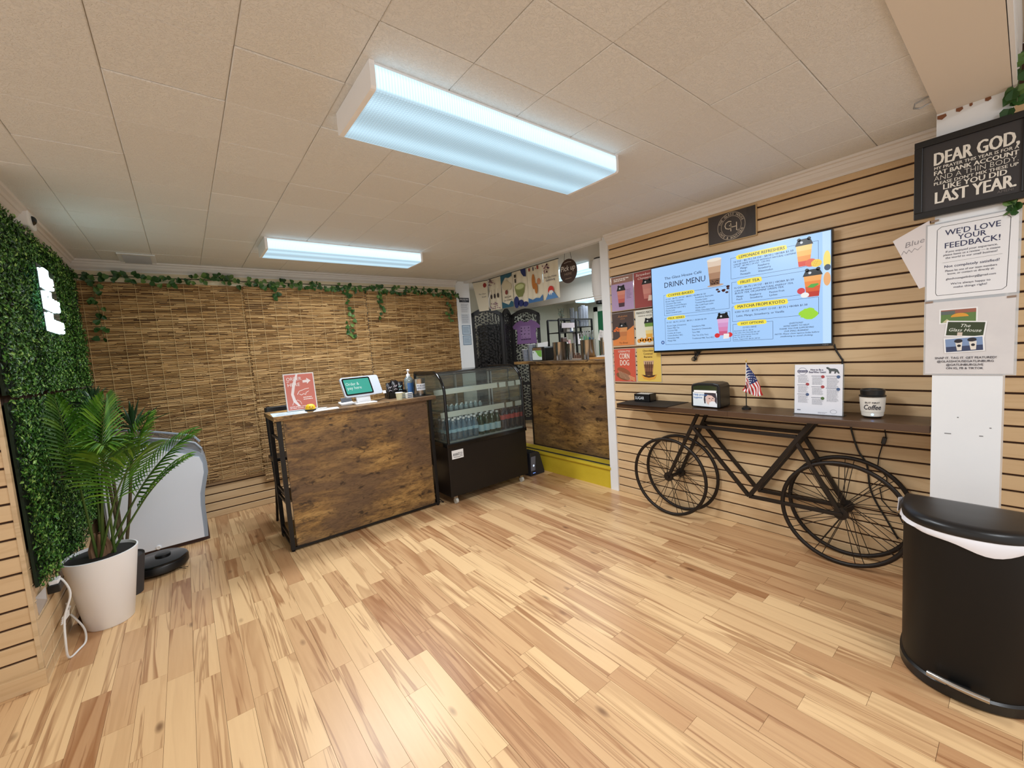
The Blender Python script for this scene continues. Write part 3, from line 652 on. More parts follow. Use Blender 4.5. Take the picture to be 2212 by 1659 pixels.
# ================================================================ curved glass display case
dc = thing('display_case', 'black refrigerated display case with curved glass front', 'display case', (2.26, 3.55, 0))
DX0, DX1, DY0, DY1 = 1.795, 2.728, 3.262, 3.86
build('cabinet', MB().box(DX0, DY0+.006, .082, DX1, DY1, .545), M('case_black_brown', (20, 16, 15), .42, spec=.35), dc, bevel=.004)
build('ledge', MB().box(DX0-.008, DY0-.006, .545, DX1+.008, DY1+.004, .582), BLACKG, dc, bevel=.004)
arc = [(DY0+.004, .582), (DY0+.004, 1.03)]+[(DY0+.004+.205*(1-math.cos(t)), 1.03+.205*math.sin(t)) for t in [math.pi/2*i/10 for i in range(1, 11)]]+[(DY1-.02, 1.232)]
for x in (DX0+.012, DX1-.012):
    m = MB()
    for (a, b), (e, f_) in zip(arc, arc[1:]): m.bar((x, a, b), (x, e, f_), .026, .024, (1, 0, 0))
    build('side_frame', MB().tube([(x, a, b) for a, b in arc], .0135, 10).tube([(x, DY1-.02, 1.232), (x, DY1-.02, .58)], .0135, 10), BLACKG, dc, smooth=40)
m = MB(); k = len(arc)
for x in (DX0+.024, DX1-.024): m.v += [(x, a, b) for a, b in arc]
m.f += [(i, i+1, k+i+1, k+i) for i in range(k-1)]
build('curved_glass', m, GLASS, dc, smooth=60)
for x in (DX0+.012, DX1-.012): build('side_glass', MB().add([(x, a, b) for a, b in arc]+[(x, DY1-.02, .582)], [tuple(range(k+1))]), GLASS, dc)
build('top_light_bar', MB().box(DX0+.02, DY1-.10, 1.195, DX1-.02, DY1-.012, 1.232), BLACKG, dc, bevel=.004)
build('top_front_trim', MB().box(DX0+.02, DY0+.195, 1.196, DX1-.02, DY0+.235, 1.206), M('case_grey', (118, 122, 120), .35, .3), dc)
for x0, x1 in ((DX0+.02, 2.27), (2.255, DX1-.02)): 
    g_ = build('rear_door', MB().box(x0, DY1-.024, .585, x1, DY1-.018, 1.19), clear('rear_glass', (206, 212, 206), .10), dc)
    build('door_rim', MB().box(x0, DY1-.030, .585, x0+.022, DY1-.014, 1.19).box(x1-.022, DY1-.030, .585, x1, DY1-.014, 1.19), M('door_rim_grey', (206, 208, 208), .3, .4), g_)
SH = M('shelf_white', (214, 216, 206), .4)
build('deck', MB().box(DX0+.02, DY0+.03, .582, DX1-.02, DY1-.03, .592), M('deck_grey', (176, 186, 182), .35), dc)
shz = ((.835, DY0+.16), (1.045, DY0+.26))
for z, y in shz:
    s_ = build('shelf', MB().box(DX0+.03, y+.004, z, DX1-.12, DY1-.05, z+.006), clear('shelf_glass', (220, 230, 226), .15), dc)
    build('price_strip', MB().obox(((DX0+DX1)/2-.05, y, z-.012), ((DX1-DX0)/2-.09, 0, 0), (0, .004, .026), (0, .0015, 0)), SH, s_)
    build('price_tag', MB().box(DX1-.115, y-.004, z-.04, DX1-.03, y, z+.012), SH, s_)
for x in (2.24,): build('shelf_upright', MB().box(x, DY1-.06, .59, x+.016, DY1-.045, 1.19), M('upright_steel', (200, 202, 200), .35, .6), dc)
for x in (DX0+.07, DX1-.06):
    for y in (DY0+.06, DY1-.06):
        c_ = build('caster', MB().box(x-.018, y-.016, .045, x+.018, y+.016, .082), STEEL, dc, bevel=.003)
        build('wheel', MB().tube([(x-.012, y-.012, .027), (x+.012, y-.012, .027)], .027, 18), M('caster_wheel', (196, 194, 184), .5), c_, smooth=40)
nf = FW(DY0+.0055)
pl_ = build('name_plate', MB().prism(nf, [(1.832, .432), (1.955, .432), (1.955, .512), (1.832, .512)], 0, .002), M('plate_white', (228, 230, 232), .3), dc)
tm = MB(); tx(tm, nf, 'AVANTCO', 1.842, .460, .026, .10, b=.01, d=.003, sh=.15); tm.line(nf, [(1.85, .45), (1.90, .446), (1.945, .452)], .004, .003); build('lettering', tm, ink(30, 34, 40), pl_)
# drinks in the case
def bottle(name, label, cat, h, r, bodym, capm, labm, lz, lh, group, cap=.014):
    th = thing(name, label, cat, (0, 0, 0), group)
    build('body', MB().lathe([(r*.85, 0), (r, h*.04), (r*.97, h*.30), (r, h*.55), (r*.92, h*.66), (r*.45, h*.85), (r*.36, h*.94)], n=14), bodym, th, smooth=40, local=True)
    build('cap', MB().lathe([(r*.44, h*.92), (r*.44, h), (0, h)], n=12), capm, th, smooth=40, local=True)
    if labm: build('label', MB().lathe([(r*1.015, lz), (r*1.015, lz+lh)], n=14), labm, th, smooth=40, local=True, recalc=False)
    return th
WB = bottle('water_bottle', 'clear plastic water bottle on the deck of the display case', 'bottle', .20, .031, clear('water_plastic', (190, 214, 226), .30, .08, (170, 200, 220)), WHITEP, M('water_label', (168, 206, 224), .5), .075, .03, 'clear water bottles in the display case')
GB = bottle('sparkling_water_bottle', 'green glass sparkling water bottle with pale blue label', 'bottle', .205, .033, clear('green_glass', (60, 130, 70), .35, .05, (30, 92, 40)), M('silver_cap', (210, 214, 216), .35), M('pale_blue_label', (176, 212, 226), .5), .03, .065, 'green sparkling water bottles')
CB = bottle('cola_bottle', 'dark cola bottle with a red label in the display case', 'bottle', .20, .031, M('cola_dark', (40, 20, 18), .15), M('cola_cap', (60, 26, 24), .4), M('cola_label', (196, 74, 66), .5), .10, .045, 'dark cola bottles')
SB = bottle('small_bottle', 'small white capped bottle on the glass shelf of the display case', 'bottle', .050, .024, clear('small_plastic', (214, 226, 228), .35, .1, (190, 206, 210)), WHITEP, None, 0, 0, 'small capped bottles on the shelf')
def rows(proto, xs, ys, z):
    first = True
    for y in ys:
        for x in xs:
            p = (x+random.uniform(-.004, .004), y+random.uniform(-.003, .003), z)
            if first: proto.location = p; first = False
            else: copy_tree(proto, None, p)
rows(WB, [1.845+.062*i for i in range(6)], [DY0+.075+.065*i for i in range(5)], .592)
rows(GB, [2.222+.068*i for i in range(4)], [DY0+.08+.07*i for i in range(3)], .592)
rows(CB, [2.497+.063*i for i in range(4)], [DY0+.09+.065*i for i in range(3)], .592)
rows(SB, [2.02+.058*i for i in range(7)], [DY0+.28, DY0+.36], .841)

# ================================================================ console table on a bicycle frame
bt = thing('bicycle_table', 'dark wooden console table carried on a bicycle shaped metal frame', 'table', (2.96, 1.2, 0))
TZ = .888
build('tabletop', MB().box(2.812, .29, TZ-.036, 3.094, 1.25, TZ).box(2.812, 1.2505, TZ-.036, 3.094, 2.152, TZ), WALNUT, bt, bevel=.002)
spoke = mesh_of('spoke', MB().tube([(0, .012, .028), (0, -.006, .292)], .0022, 5), BIKEM)
rimm = MB().tube([(0, .300*math.cos(t), .300*math.sin(t)) for t in [2*math.pi*i/56 for i in range(56)]], .0125, 8, closed=True)
rim_me = mesh_of('wheel', rimm, BIKEM, 60)
hub_me = mesh_of('hub', MB().tube([(-.022, 0, 0), (-.010, 0, 0), (-.009, 0, 0), (.009, 0, 0), (.010, 0, 0), (.022, 0, 0)], [.012, .012, .036, .036, .012, .012], 16), BIKEM, 40)
wc = {}
for x, ys in ((2.912, (1.757, .662)), (3.066, (1.742, .668))):
    for y in ys:
        wl_ = inst('wheel', rim_me, bt, Vector((x, y, .3125))-bt.location); wc[(x, y)] = 1
        inst('hub', hub_me, wl_)
        for k in range(18): inst('spoke', spoke, wl_, (0, 0, 0), (2*math.pi*k/18+(.10 if k % 2 else -.10)+.2, 0, 0))
for x, yf, yr in ((2.912, 1.757, .662), (3.066, 1.742, .668)):
    hz = .3125; B = (x, 1.162, .297)
    def tubep(nm, a, b, s=.026): build(nm, MB().bar(a, b, s*.8, s, (1, 0, 0)), BIKEM, bt, bevel=.002)
    tubep('fork', (x, 1.497, .852), (x, yf, hz)); tubep('top_tube', (x, 1.535, .742), (x, .880, .742)); tubep('down_tube', (x, 1.545, .735), B)
    tubep('seat_tube', B, (x, .795, .852), .032); tubep('seat_stay', (x, .886, .715), (x, yr, hz)); tubep('chain_stay', B, (x, yr, hz-.006))
for ya, yb in ((1.757, 1.742), (.662, .668)): build('axle', MB().tube([(2.912, ya, .3125), (3.066, yb, .3125)], .013, 10), BIKEM, bt, smooth=40)

# ---- things on the table
o = build('counter_mat', MB().prism(FLAT(0), [(2.795, 2.14), (2.785, 1.72), (2.80, 1.685), (3.085, 1.665), (3.085, 2.06), (2.99, 2.15)], TZ+.0002, TZ+.003), M('black_rubber_mat', (24, 22, 22), .7)); tag(o, 'thin black mat under the sugar box at the table end', 'mat')
sg = thing('sugar_box', 'small black open box lettered SUGAR with white packets', 'box', (3.01, 2.0, TZ+.003))
m = MB(); z0, z1 = TZ+.003, TZ+.066
for b in ((2.965, 1.932, z0, 3.055, 2.082, z0+.004), (2.965, 1.932, z0, 2.969, 2.082, z1), (3.051, 1.932, z0, 3.055, 2.082, z1), (2.965, 1.932, z0, 3.055, 1.936, z1+.004), (2.965, 2.078, z0, 3.055, 2.082, z1)): m.box(*b)
build('box_shell', m, BLACKP, sg); f = RW(2.9649, 2.082, z0); tm = MB(); tx(tm, f, 'SUGAR', .010, .018, .024, .085, d=.0012); build('lettering', tm, ink(236, 238, 240), sg)
for k in range(7): build('sugar_packet', MB().obox((3.01, 1.95+k*.018, z0+.035), (.036, 0, 0), (0, .001, .030), (0, .003, 0)), M('packet_white', (236, 236, 232), .6), sg)
nd = thing('napkin_dispenser', 'black napkin dispenser with a hygiene advert on its face', 'dispenser', (2.95, 1.43, TZ))
pr = [(0, .0), (.205, .0), (.208, .012), (.206, .150), (.196, .168), (.16, .176), (.045, .176), (.010, .168), (0, .150), (-.003, .012)]
f = RW(2.885, 1.535, TZ+.004)
build('housing', MB().prism(f, pr, -.155, 0), BLACKP, nd, bevel=.006)
build('bracket', MB().prism(f, [(.018, .118), (.188, .118), (.188, .150), (.15, .158), (.05, .158), (.018, .150)], .0, .004), CHROME, nd)
build('napkin', MB().prism(f, [(.024, .108), (.184, .108), (.184, .124), (.024, .124)], .003, .007), WHITEP, nd)
ad = build('advert_card', MB().prism(f, [(.014, .010), (.186, .006), (.186, .108), (.014, .110)], .0, .002), ink(226, 234, 240), nd)
tm = MB(); tx(tm, f, 'Help protect', .020, .086, .0125, .10, b=.015, d=.003); tx(tm, f, 'hygiene', .020, .066, .0125, .062, b=.015, d=.003); build('lettering', tm, ink(22, 112, 190), ad)
m = MB(); m.poly(f, [(.098, .106), (.108, .108), (.150, .1085), (.178, .104), (.186, .07), (.184, .03), (.170, .022), (.172, .07), (.15, .088), (.12, .092), (.105, .075), (.106, .03), (.097, .03), (.093, .06)], .0024); build('printed_hair', m, ink(58, 48, 58), ad)
m = MB(); m.poly(f, [(.106, .055), (.112, .088), (.145, .094), (.168, .086), (.172, .05), (.160, .025), (.135, .018), (.115, .028)], .0022); build('printed_face', m, ink(222, 190, 180), ad)
m = MB(); m.poly(f, [(.128, .008), (.132, .038), (.15, .048), (.172, .046), (.182, .03), (.184, .007)], .0027); build('printed_tissue', m, ink(238, 240, 244), ad)
m = MB(); m.rect(f, .128, .064, .140, .069, .003); m.rect(f, .152, .066, .163, .071, .003); m.line(f, [(.148, .062), (.152, .052), (.148, .050)], .002, .003); build('printed_features', m, ink(70, 58, 66), ad)
m = MB(); lines(m, f, .02, .042, .085, 6, .006, .0016, seed=2); build('small_print', m, ink(150, 160, 170), ad)
# table flag
fg = thing('table_flag', 'small American flag on a black stand', 'flag', (2.955, 1.186, TZ))
build('base', MB().lathe([(.030, 0), (.030, .010), (.022, .014), (.018, .018), (.007, .024)], 2.955, 1.186, 8, TZ), BLACKP, fg)
build('lower_pole', MB().tube([(2.955, 1.186, TZ+.015), (2.955, 1.186, TZ+.165)], .0035, 8), BLACKP, fg, smooth=40)
build('upper_pole', MB().tube([(2.955, 1.186, TZ+.165), (2.955, 1.182, TZ+.318)], .0025, 8), WHITEP, fg)
build('finial', MB().lathe([(.0035, 0), (.0045, .006), (.0025, .018), (0, .026)], 2.955, 1.182, 10, TZ+.318), M('brass', (212, 176, 84), .25, .9), fg, smooth=50)
# cloth hangs from the pole in folds: grid (a along the fly, b along the hoist)
NA, NB = 26, 26
def cloth(a, b):
    t = min(a/.6, 1); s = max(0, (a-.6)/.4); top = Vector((1.182-.088*t-.012*s, 1.203-.155*t-.06*s)); bot = Vector((1.186+.022*a, 1.055-.035*a)); q = bot.lerp(top, b)
    x = -.012*math.sin(a*7+b*9)*min(1, a*3); return Vector((2.955+x, q.x, q.y-.02*a*a*(1-b)*b*4))
red, wht, blu = MB(), MB(), MB()
for i in range(NA):
    for j in range(NB):
        q = [cloth(i/NA, j/NB), cloth((i+1)/NA, j/NB), cloth((i+1)/NA, (j+1)/NB), cloth(i/NA, (j+1)/NB)]
        mb = blu if i/NA < .44 and j/NB >= 12/26 else (red if (j//2) % 2 == 0 else wht); mb.add(q, [(0, 1, 2, 3)])
cl_ = build('flag_cloth', red, M('flag_red', (188, 42, 40), .8), fg, recalc=False); build('white_stripes', wht, M('flag_white', (236, 236, 238), .8), cl_, recalc=False); build('blue_canton', blu, M('flag_blue', (32, 46, 100), .8), cl_, recalc=False)
m = MB()
for i in range(5):
    for j in range(6):
        p = cloth(.05+i*.08+(.04 if j % 2 else 0), .50+j*.085)+Vector((-.0012, 0, 0))
        if .05+i*.08 < .42: m.add([p+Vector((0, .0032*math.cos(t), .0032*math.sin(t))) for t in [math.pi/2+k*math.pi/5 for k in range(10)]][::1], [tuple(range(10))])
build('stars', m, M('flag_white', (236, 236, 238)), cl_)
# guest notice in acrylic stand
gs_ = thing('guest_notice', 'white bear safety notice in a clear acrylic stand', 'sign', (2.93, .775, TZ))
f = Fr((2.918, .893, TZ+.004), (0, -1, 0), (.06, 0, .998), (-.998, 0, .06))
build('acrylic_stand', MB().prism(f, [(-.004, -.002), (.242, -.002), (.242, .298), (-.004, .298)], -.004, -.002).box(2.905, .650, TZ, 2.985, .898, TZ+.004), clear('acrylic', (240, 246, 246), .08), gs_)
pg = build('notice_page', MB().prism(f, [(0, 0), (.236, 0), (.236, .296), (0, .296)], -.002, 0), ink(226, 228, 236), gs_)
tm = MB(); tx(tm, f, 'How to Be a', .112, .260, .011, .062, 'C', .02); tx(tm, f, 'BearWise Guest', .115, .246, .011, .084, 'C', .02)
tm.ring(f, .040, .256, .022, .022, .0015); tm.rect(f, .014, .249, .066, .262); build('heading_lettering', tm, ink(52, 50, 92), pg)
m = MB(); tx(m, f, 'BEARWISE', .04, .2525, .006, .046, 'C', .02, d=.0022); build('badge_lettering', m, ink(220, 222, 232), pg)
m = MB().poly(f, [(.157, .279), (.165, .281), (.178, .272), (.20, .272), (.212, .266), (.222, .243), (.214, .243), (.207, .254), (.203, .243), (.196, .243), (.198, .255), (.183, .256), (.180, .243), (.172, .243), (.172, .256), (.168, .266), (.160, .271)]); build('printed_bear', m, ink(74, 82, 84), pg)
m = MB()
for c_, (u0, blocks) in enumerate(((.014, ((.222, 8), (.168, 9), (.112, 10))), (.086, ((.222, 10), (.158, 9), (.094, 8))), (.158, ((.222, 13), (.152, 16))))):
    for v0, k in blocks:
        m.rect(f, u0, v0+.004, u0+.05, v0+.007); lines(m, f, u0+.004, v0-.004, u0+.062, k, .0046, .0014, seed=int(u0*999+v0*99))
lines(m, f, .12, .012, .17, 2, .006, .0016, seed=8); m.ring(f, .195, .02, .016, .012, .0012); m.rect(f, .014, .018, .032, .024); build('small_print', m, ink(122, 126, 140), pg)
for u, v in ((.066, .178), (.142, .224), (.142, .164)): build('red_symbol', MB().ell(f, u, v, .009, .009), ink(164, 62, 66), pg)
for u, v in ((.216, .224), (.216, .152), (.066, .116)): build('blue_symbol', MB().ell(f, u, v, .009, .009), ink(66, 92, 132), pg)
build('green_symbol', MB().ell(f, .142, .096, .009, .009), ink(74, 106, 52), pg)
# coffee cup
cp = thing('coffee_cup_warmer', 'white coffee cup shaped diffuser with black lid', 'cup', (2.965, .533, TZ))
build('cup_body', MB().lathe([(.042, .008), (.047, .012), (.049, .034), (.051, .035), (.056, .105), (.0555, .112), (.053, .113), (.053, .122), (0, .122)], 2.965, .533, 40, TZ), M('cup_white', (226, 220, 210), .5), cp, smooth=35)
build('foot', MB().lathe([(.036, 0), (.042, .008)], 2.965, .533, 32, TZ), BLACKP, cp)
build('lid', MB().lathe([(.058, .118), (.0585, .124), (.052, .128), (.054, .152), (.050, .158), (.046, .158), (.045, .152), (0, .152)], 2.965, .533, 40, TZ), BLACKP, cp, smooth=35)
q = build('status_light', MB().lathe([(.006, 0), (0, .001)], n=16), glow(150, 190, 255, 3), cp, local=True); a_ = math.atan2(-.533, -2.965); q.location = (.0485*math.cos(a_), .0485*math.sin(a_), .022); q.rotation_euler = (0, math.pi/2, a_)
tm = MB(); nv = 0
for s, z, h, w_, sh in (('BUT FIRST', .083, .009, .062, .05), ('Coffee', .050, .026, .074, .25)):
    vs, fs = glyphs(s, .012, sh); x0 = min(x for x, y in vs); x1 = max(x for x, y in vs)
    tm.add([(2.965-(.0525+.0009*(z+y*h/CAP-.035)*50+.0012)*math.cos(t), .533-(.0525+.0009*(z+y*h/CAP-.035)*50+.0012)*math.sin(t), TZ+z+y*h/CAP) for x, y in vs for t in [(((x-x0)/(x1-x0)-.5)*w_)/.053+.35-.18]], fs)
build('lettering', tm, ink(28, 26, 44), cp)

# ================================================================ television with the drink menu
tv = thing('television', 'large wall mounted television showing the drink menu', 'television', (3.06, 1.33, 1.30))
SX = 3.034
f = RW(SX, 1.924, 0)
build('bezel', MB().prism(f, [(0, 1.292), (1.196, 1.292), (1.196, 1.975), (0, 1.975)], -.035, 0), BLACKG, tv, bevel=.003)
build('wall_mount', MB().box(3.068, 1.1, 1.45, 3.10, 1.55, 1.80), BLACKM, tv)
E_ = lambda r, g, b: glow(r, g, b, 1.0)
scn = build('screen', MB().prism(f, [(.008, 1.308), (1.189, 1.308), (1.189, 1.968), (.008, 1.968)], 0, .001), E_(164, 204, 250), tv)
tm = MB(); D = dict(d=.0028)
for s, u, v, h, w_, al, b in (('The Glass House Café', .122, 1.862, .019, .297, 'L', .006), ('DRINK MENU', .119, 1.800, .040, .325, 'L', -.004),
    ('COFFEE-BASED', .148, 1.729, .017, .2, 'L', .02), ('16 OZ - $6.75 | 24 OZ - $8.50 | +BOBA $1.50', .125, 1.704, .010, .319, 'L', .012),
    ('Brown Sugar Cinnamon', .125, 1.686, .0105, None, 'L', .01), ('Cinnamon Bun Latte', .125, 1.668, .0105, None, 'L', .01), ('Chocolate Covered Banana', .125, 1.650, .0105, None, 'L', .01), ('Cremé Brûlée Latte (+$1)', .125, 1.632, .0105, None, 'L', .01), ('Mocha Latte', .125, 1.614, .0105, None, 'L', .01), ('Salted Caramel Latte', .125, 1.597, .0105, None, 'L', .01),
    ('Strawberry Shortcake', .364, 1.686, .0105, None, 'L', .01), ('Tiramisu Latte', .364, 1.667, .0105, None, 'L', .01), ('Toasted Marshmallows', .364, 1.648, .0105, None, 'L', .01), ('Ube Cold Foam Latte', .364, 1.629, .0105, None, 'L', .01), ('Vanilla Latte', .364, 1.610, .0105, None, 'L', .01), ('White Chocolate Latte', .364, 1.591, .0105, None, 'L', .01),
    ('MILK SERIES', .142, 1.552, .014, .132, 'L', .02), ('16 OZ - $6.75 | 24 OZ - $8.50 | + BOBA $1.50', .127, 1.522, .010, .317, 'L', .012),
    ('Brown Sugar (Cinnamon)', .131, 1.495, .0105, None, 'L', .01), ('Classic Milk Tea', .131, 1.476, .0105, None, 'L', .01), ('Coconut Milk', .131, 1.457, .0105, None, 'L', .01), ('Cookies & Cream', .131, 1.437, .0105, None, 'L', .01), ('Crème Brûlée (+$1)', .131, 1.418, .0105, None, 'L', .01), ('Honeydew Milk', .131, 1.398, .0105, None, 'L', .01), ('Mango Milk', .131, 1.378, .0105, None, 'L', .01),
    ('Strawberry Milk', .333, 1.475, .0105, None, 'L', .01), ('Strawberry Cheesecake', .333, 1.452, .0105, None, 'L', .01), ('Taro Milk', .333, 1.430, .0105, None, 'L', .01), ('Thai Tea (Cha Yen)', .333, 1.407, .0105, None, 'L', .01), ('Traditional Milk Tea (+$1)', .333, 1.384, .0105, None, 'L', .01),
    ('LEMONADE REFRESHERS', .680, 1.912, .018, .272, 'L', .014), ('16 OZ - $6.75 | 24 OZ - $8.50 | +BOBA $1.50', .645, 1.888, .011, .355, 'L', .014),
    ('Mango', .687, 1.838, .0115, None, 'L', .01), ('Peach', .687, 1.818, .0115, None, 'L', .01), ('Pineapple', .687, 1.798, .0115, None, 'L', .01), ('Raspberry', .797, 1.836, .0115, None, 'L', .01), ('Strawberry', .797, 1.817, .0115, None, 'L', .01), ('Watermelon', .797, 1.797, .0115, None, 'L', .01),
    ('FRUIT TEA', .686, 1.741, .018, .118, 'L', .014), ('16 OZ - $6.75 | 24 OZ - $8.50 | +BOBA $1.50', .645, 1.711, .011, .355, 'L', .014),
    ('Mango', .658, 1.651, .0115, None, 'L', .01), ('Peach', .658, 1.632, .0115, None, 'L', .01), ('Raspberry', .745, 1.651, .0115, None, 'L', .01), ('Strawberry', .745, 1.632, .0115, None, 'L', .01), ('Passion Fruit', .862, 1.651, .0115, None, 'L', .01), ('Lychee', .862, 1.632, .0115, None, 'L', .01),
    ('MATCHA FROM KYOTO', .664, 1.577, .019, .286, 'L', .014), ('ICED 16 OZ - $7.75 | HOT 12 OZ - $7.75 | +BOBA $1.50', .646, 1.546, .011, .425, 'L', .014), ('Latte, Mango, Strawberry, or Vanilla', .655, 1.518, .0125, .29, 'L', .008),
    ('HOT OPTIONS', .685, 1.462, .015, .14, 'L', .018), ('12 OZ | 16OZ', .738, 1.437, .010, None, 'C', .014),
    ('Americano $5.75 | $6.75', .636, 1.418, .0075, .125, 'L', .015), ('Chai Latte, Hot Chocolate $6 | $7', .636, 1.404, .0075, .165, 'L', .015), ('Espresso (One Double Shot) $3', .636, 1.389, .0075, .155, 'L', .015), ('Hot Tea $4.75 | $5.50', .636, 1.374, .0075, .11, 'L', .015), ('Latte, Cappuccino $6.25 | $7.50', .636, 1.360, .0075, .165, 'L', .015)):
    tx(tm, f, s, u, v, h, w_, al, b+.008, **D)
for s, u, v, h, w_, al in (('CAN BE MADE WITH OR WITHOUT NATURAL CAFFEINE', .644, 1.870, .0095, .37, 'L'), ('16 OZ - 80 MG | 24 OZ - 130 MG', .644, 1.855, .0095, .225, 'L'), ('CAN BE MADE WITH NATURAL ENERGY TEA,', .647, 1.690, .0105, .35, 'L'), ('BLACK TEA, OR JASMINE GREEN TEA.', .647, 1.674, .0105, .298, 'L'),
    ('QUESTIONS?', 1.01, 1.440, .009, None, 'C'), ("WE'RE HAPPY TO HELP!", 1.01, 1.424, .009, None, 'C'), ('THANK YOU FOR SUPPORTING', 1.01, 1.408, .009, None, 'C'), ('OUR SMALL BUSINESS!', 1.01, 1.392, .009, None, 'C'), ('NOTE: Please chew tapioca boba before', 1.01, 1.376, .009, .24, 'C'), ('swallowing to avoid choking.', 1.01, 1.360, .009, .177, 'C')):
    tx(tm, f, s, u, v, h, w_, al, .02, .25, **D)
for u0, v0, u1, v1 in ((.110, 1.583, .609, 1.743), (.112, 1.353, .611, 1.562), (.624, 1.782, 1.128, 1.922), (.627, 1.615, 1.128, 1.757), (.627, 1.488, 1.128, 1.590), (.629, 1.352, .879, 1.468)): tm.frame(f, u0, v0, u1, v1, .0018, .0018)
build('menu_lettering', tm, E_(28, 30, 62), scn)
m = MB()
for u0, v0, u1, v1 in ((.134, 1.722, .362, 1.753), (.134, 1.546, .284, 1.573), (.664, 1.904, .966, 1.938), (.668, 1.733, .820, 1.768), (.645, 1.568, .968, 1.604), (.662, 1.454, .844, 1.485)): build('heading_highlight', MB().poly(f, [(u0, v0+.004), (u0+.02, v0), (u1-.01, v0+.001), (u1, v0+.008), (u1-.006, v1-.003), (u1-.03, v1), (u0+.012, v1-.001), (u0-.006, v1-.01)], .0022), E_(244, 226, 70), scn)
def cup(par, fr, u, v, w_, h, cols, lid=None, d=.002, mk=E_, ears=True):
    n_ = len(cols); tw = w_/2; bw = w_*.34
    for i, c_ in enumerate(cols):
        a, b = i/n_, (i+1)/n_; xa, xb = bw+(tw-bw)*a, bw+(tw-bw)*b
        build('printed_drink', MB().poly(fr, [(u-xa, v+h*a), (u+xa, v+h*a), (u+xb, v+h*b), (u-xb, v+h*b)], d), mk(*c_), par)
    if lid:
        m = MB().poly(fr, [(u-tw*1.12, v+h), (u+tw*1.12, v+h), (u+tw*1.05, v+h*1.06), (u+tw*.86, v+h*1.22), (u+tw*.4, v+h*1.31), (u-tw*.4, v+h*1.31), (u-tw*.86, v+h*1.22), (u-tw*1.05, v+h*1.06)], d+.0003)
        if ears: m.ell(fr, u-tw*.62, v+h*1.29, tw*.24, tw*.24, d+.0003, 12); m.ell(fr, u+tw*.62, v+h*1.29, tw*.24, tw*.24, d+.0003, 12)
        build('printed_lid', m, mk(*lid), par); build('lid_shine', MB().ell(fr, u-tw*.3, v+h*1.15, tw*.18, h*.06, d+.0006, 12), mk(206, 210, 216), par)
BK = (16, 16, 18)
cup(scn, f, .511, 1.760, .10, .175, [(120, 84, 60), (168, 128, 100), (196, 160, 130), (222, 200, 180)])
build('printed_foam', MB().ell(f, .511, 1.938, .052, .012, .0024), E_(236, 224, 208), scn); build('printed_coaster', MB().ell(f, .515, 1.757, .058, .009, .0018), E_(190, 160, 136), scn)
m = MB(); r_ = random.Random(4)
for k in range(16): m.ell(f, .511+r_.uniform(-.03, .03), 1.768+r_.uniform(0, .025), .004, .004, .0026, 8)
build('printed_boba', m, E_(40, 24, 20), scn); m = MB()
for k in range(9): m.ell(f, .525+r_.uniform(0, .085), 1.695+r_.uniform(0, .048), .011, .007, .0028, 10)
build('printed_coffee_bean', m, E_(66, 36, 34), scn)
cup(scn, f, 1.055, 1.786, .085, .125, [(216, 58, 26), (236, 148, 52), (244, 184, 84), (248, 206, 120)], BK)
build('printed_mango', MB().ell(f, 1.09, 1.80, .03, .024, .0030), E_(222, 86, 50), scn); build('printed_mango_half', MB().ell(f, 1.118, 1.792, .027, .023, .0034), E_(244, 204, 60), scn)
m = MB()
for k in (-1, 0, 1): m.line(f, [(1.10+k*.012, 1.778), (1.116+k*.012, 1.81)], .0015, .0038); m.line(f, [(1.098, 1.79+k*.01), (1.138, 1.788+k*.01)], .0015, .0038)
build('mango_cuts', m, E_(206, 150, 30), scn)
cup(scn, f, 1.098, 1.596, .092, .125, [(190, 42, 20), (216, 84, 28), (234, 132, 48), (240, 166, 84)], BK)
build('printed_lychee', MB().ell(f, 1.038, 1.638, .021, .019, .003), E_(206, 52, 66), scn); build('printed_lychee_flesh', MB().ell(f, 1.058, 1.610, .022, .016, .0034), E_(240, 236, 232), scn); build('printed_leaf', MB().poly(f, [(1.07, 1.655), (1.09, 1.672), (1.125, 1.672), (1.13, 1.665), (1.10, 1.648)], .0034), E_(76, 166, 56), scn)
cup(scn, f, .562, 1.398, .08, .118, [(206, 92, 130), (214, 130, 176), (212, 150, 200), (222, 172, 214)], BK)
for u_ in (.520, .607): build('printed_strawberry', MB().ell(f, u_, 1.399, .019, .0165, .003), E_(214, 48, 50), scn)
build('printed_cake', MB().poly(f, [(.562, 1.372), (.602, 1.374), (.604, 1.408), (.566, 1.408)], .0034), E_(240, 232, 228), scn)
m = MB(); r_ = random.Random(6)
m.poly(f, [(1.035+.045+.048*math.cos(t)*r_.uniform(.8, 1.15)-.005, 1.495+.036*math.sin(t)*r_.uniform(.75, 1.1)) for t in [2*math.pi*i/22 for i in range(22)]], .003); build('printed_matcha_powder', m, E_(156, 214, 44), scn)
build('menu_edge_panel', MB().rect(f, 1.148, 1.309, 1.188, 1.967, .0016), E_(190, 222, 250), scn); build('edge_colour', MB().ell(f, 1.17, 1.80, .018, .055, .002), E_(246, 222, 110), scn); build('edge_colour', MB().ell(f, 1.17, 1.69, .018, .04, .002), E_(232, 170, 110), scn); build('edge_dark', MB().ell(f, 1.172, 1.757, .016, .018, .0022), E_(60, 76, 100), scn)
m = MB().ell(f, .087, 1.372, .015, .015, .002); build('corner_icon', m, E_(74, 104, 164), scn); build('icon_mark', MB().ell(f, .087, 1.372, .006, .006, .0025), E_(190, 214, 246), scn)
tm = MB(); tx(tm, f, 'VIZIO', 1.145, 1.297, .006, .03, b=.01); build('brand_lettering', tm, ink(150, 152, 156), tv)
cbk = thing('tv_cable_bundle', 'black coiled cable bundle hanging under the television', 'cable', (3.085, 1.58, 1.25))
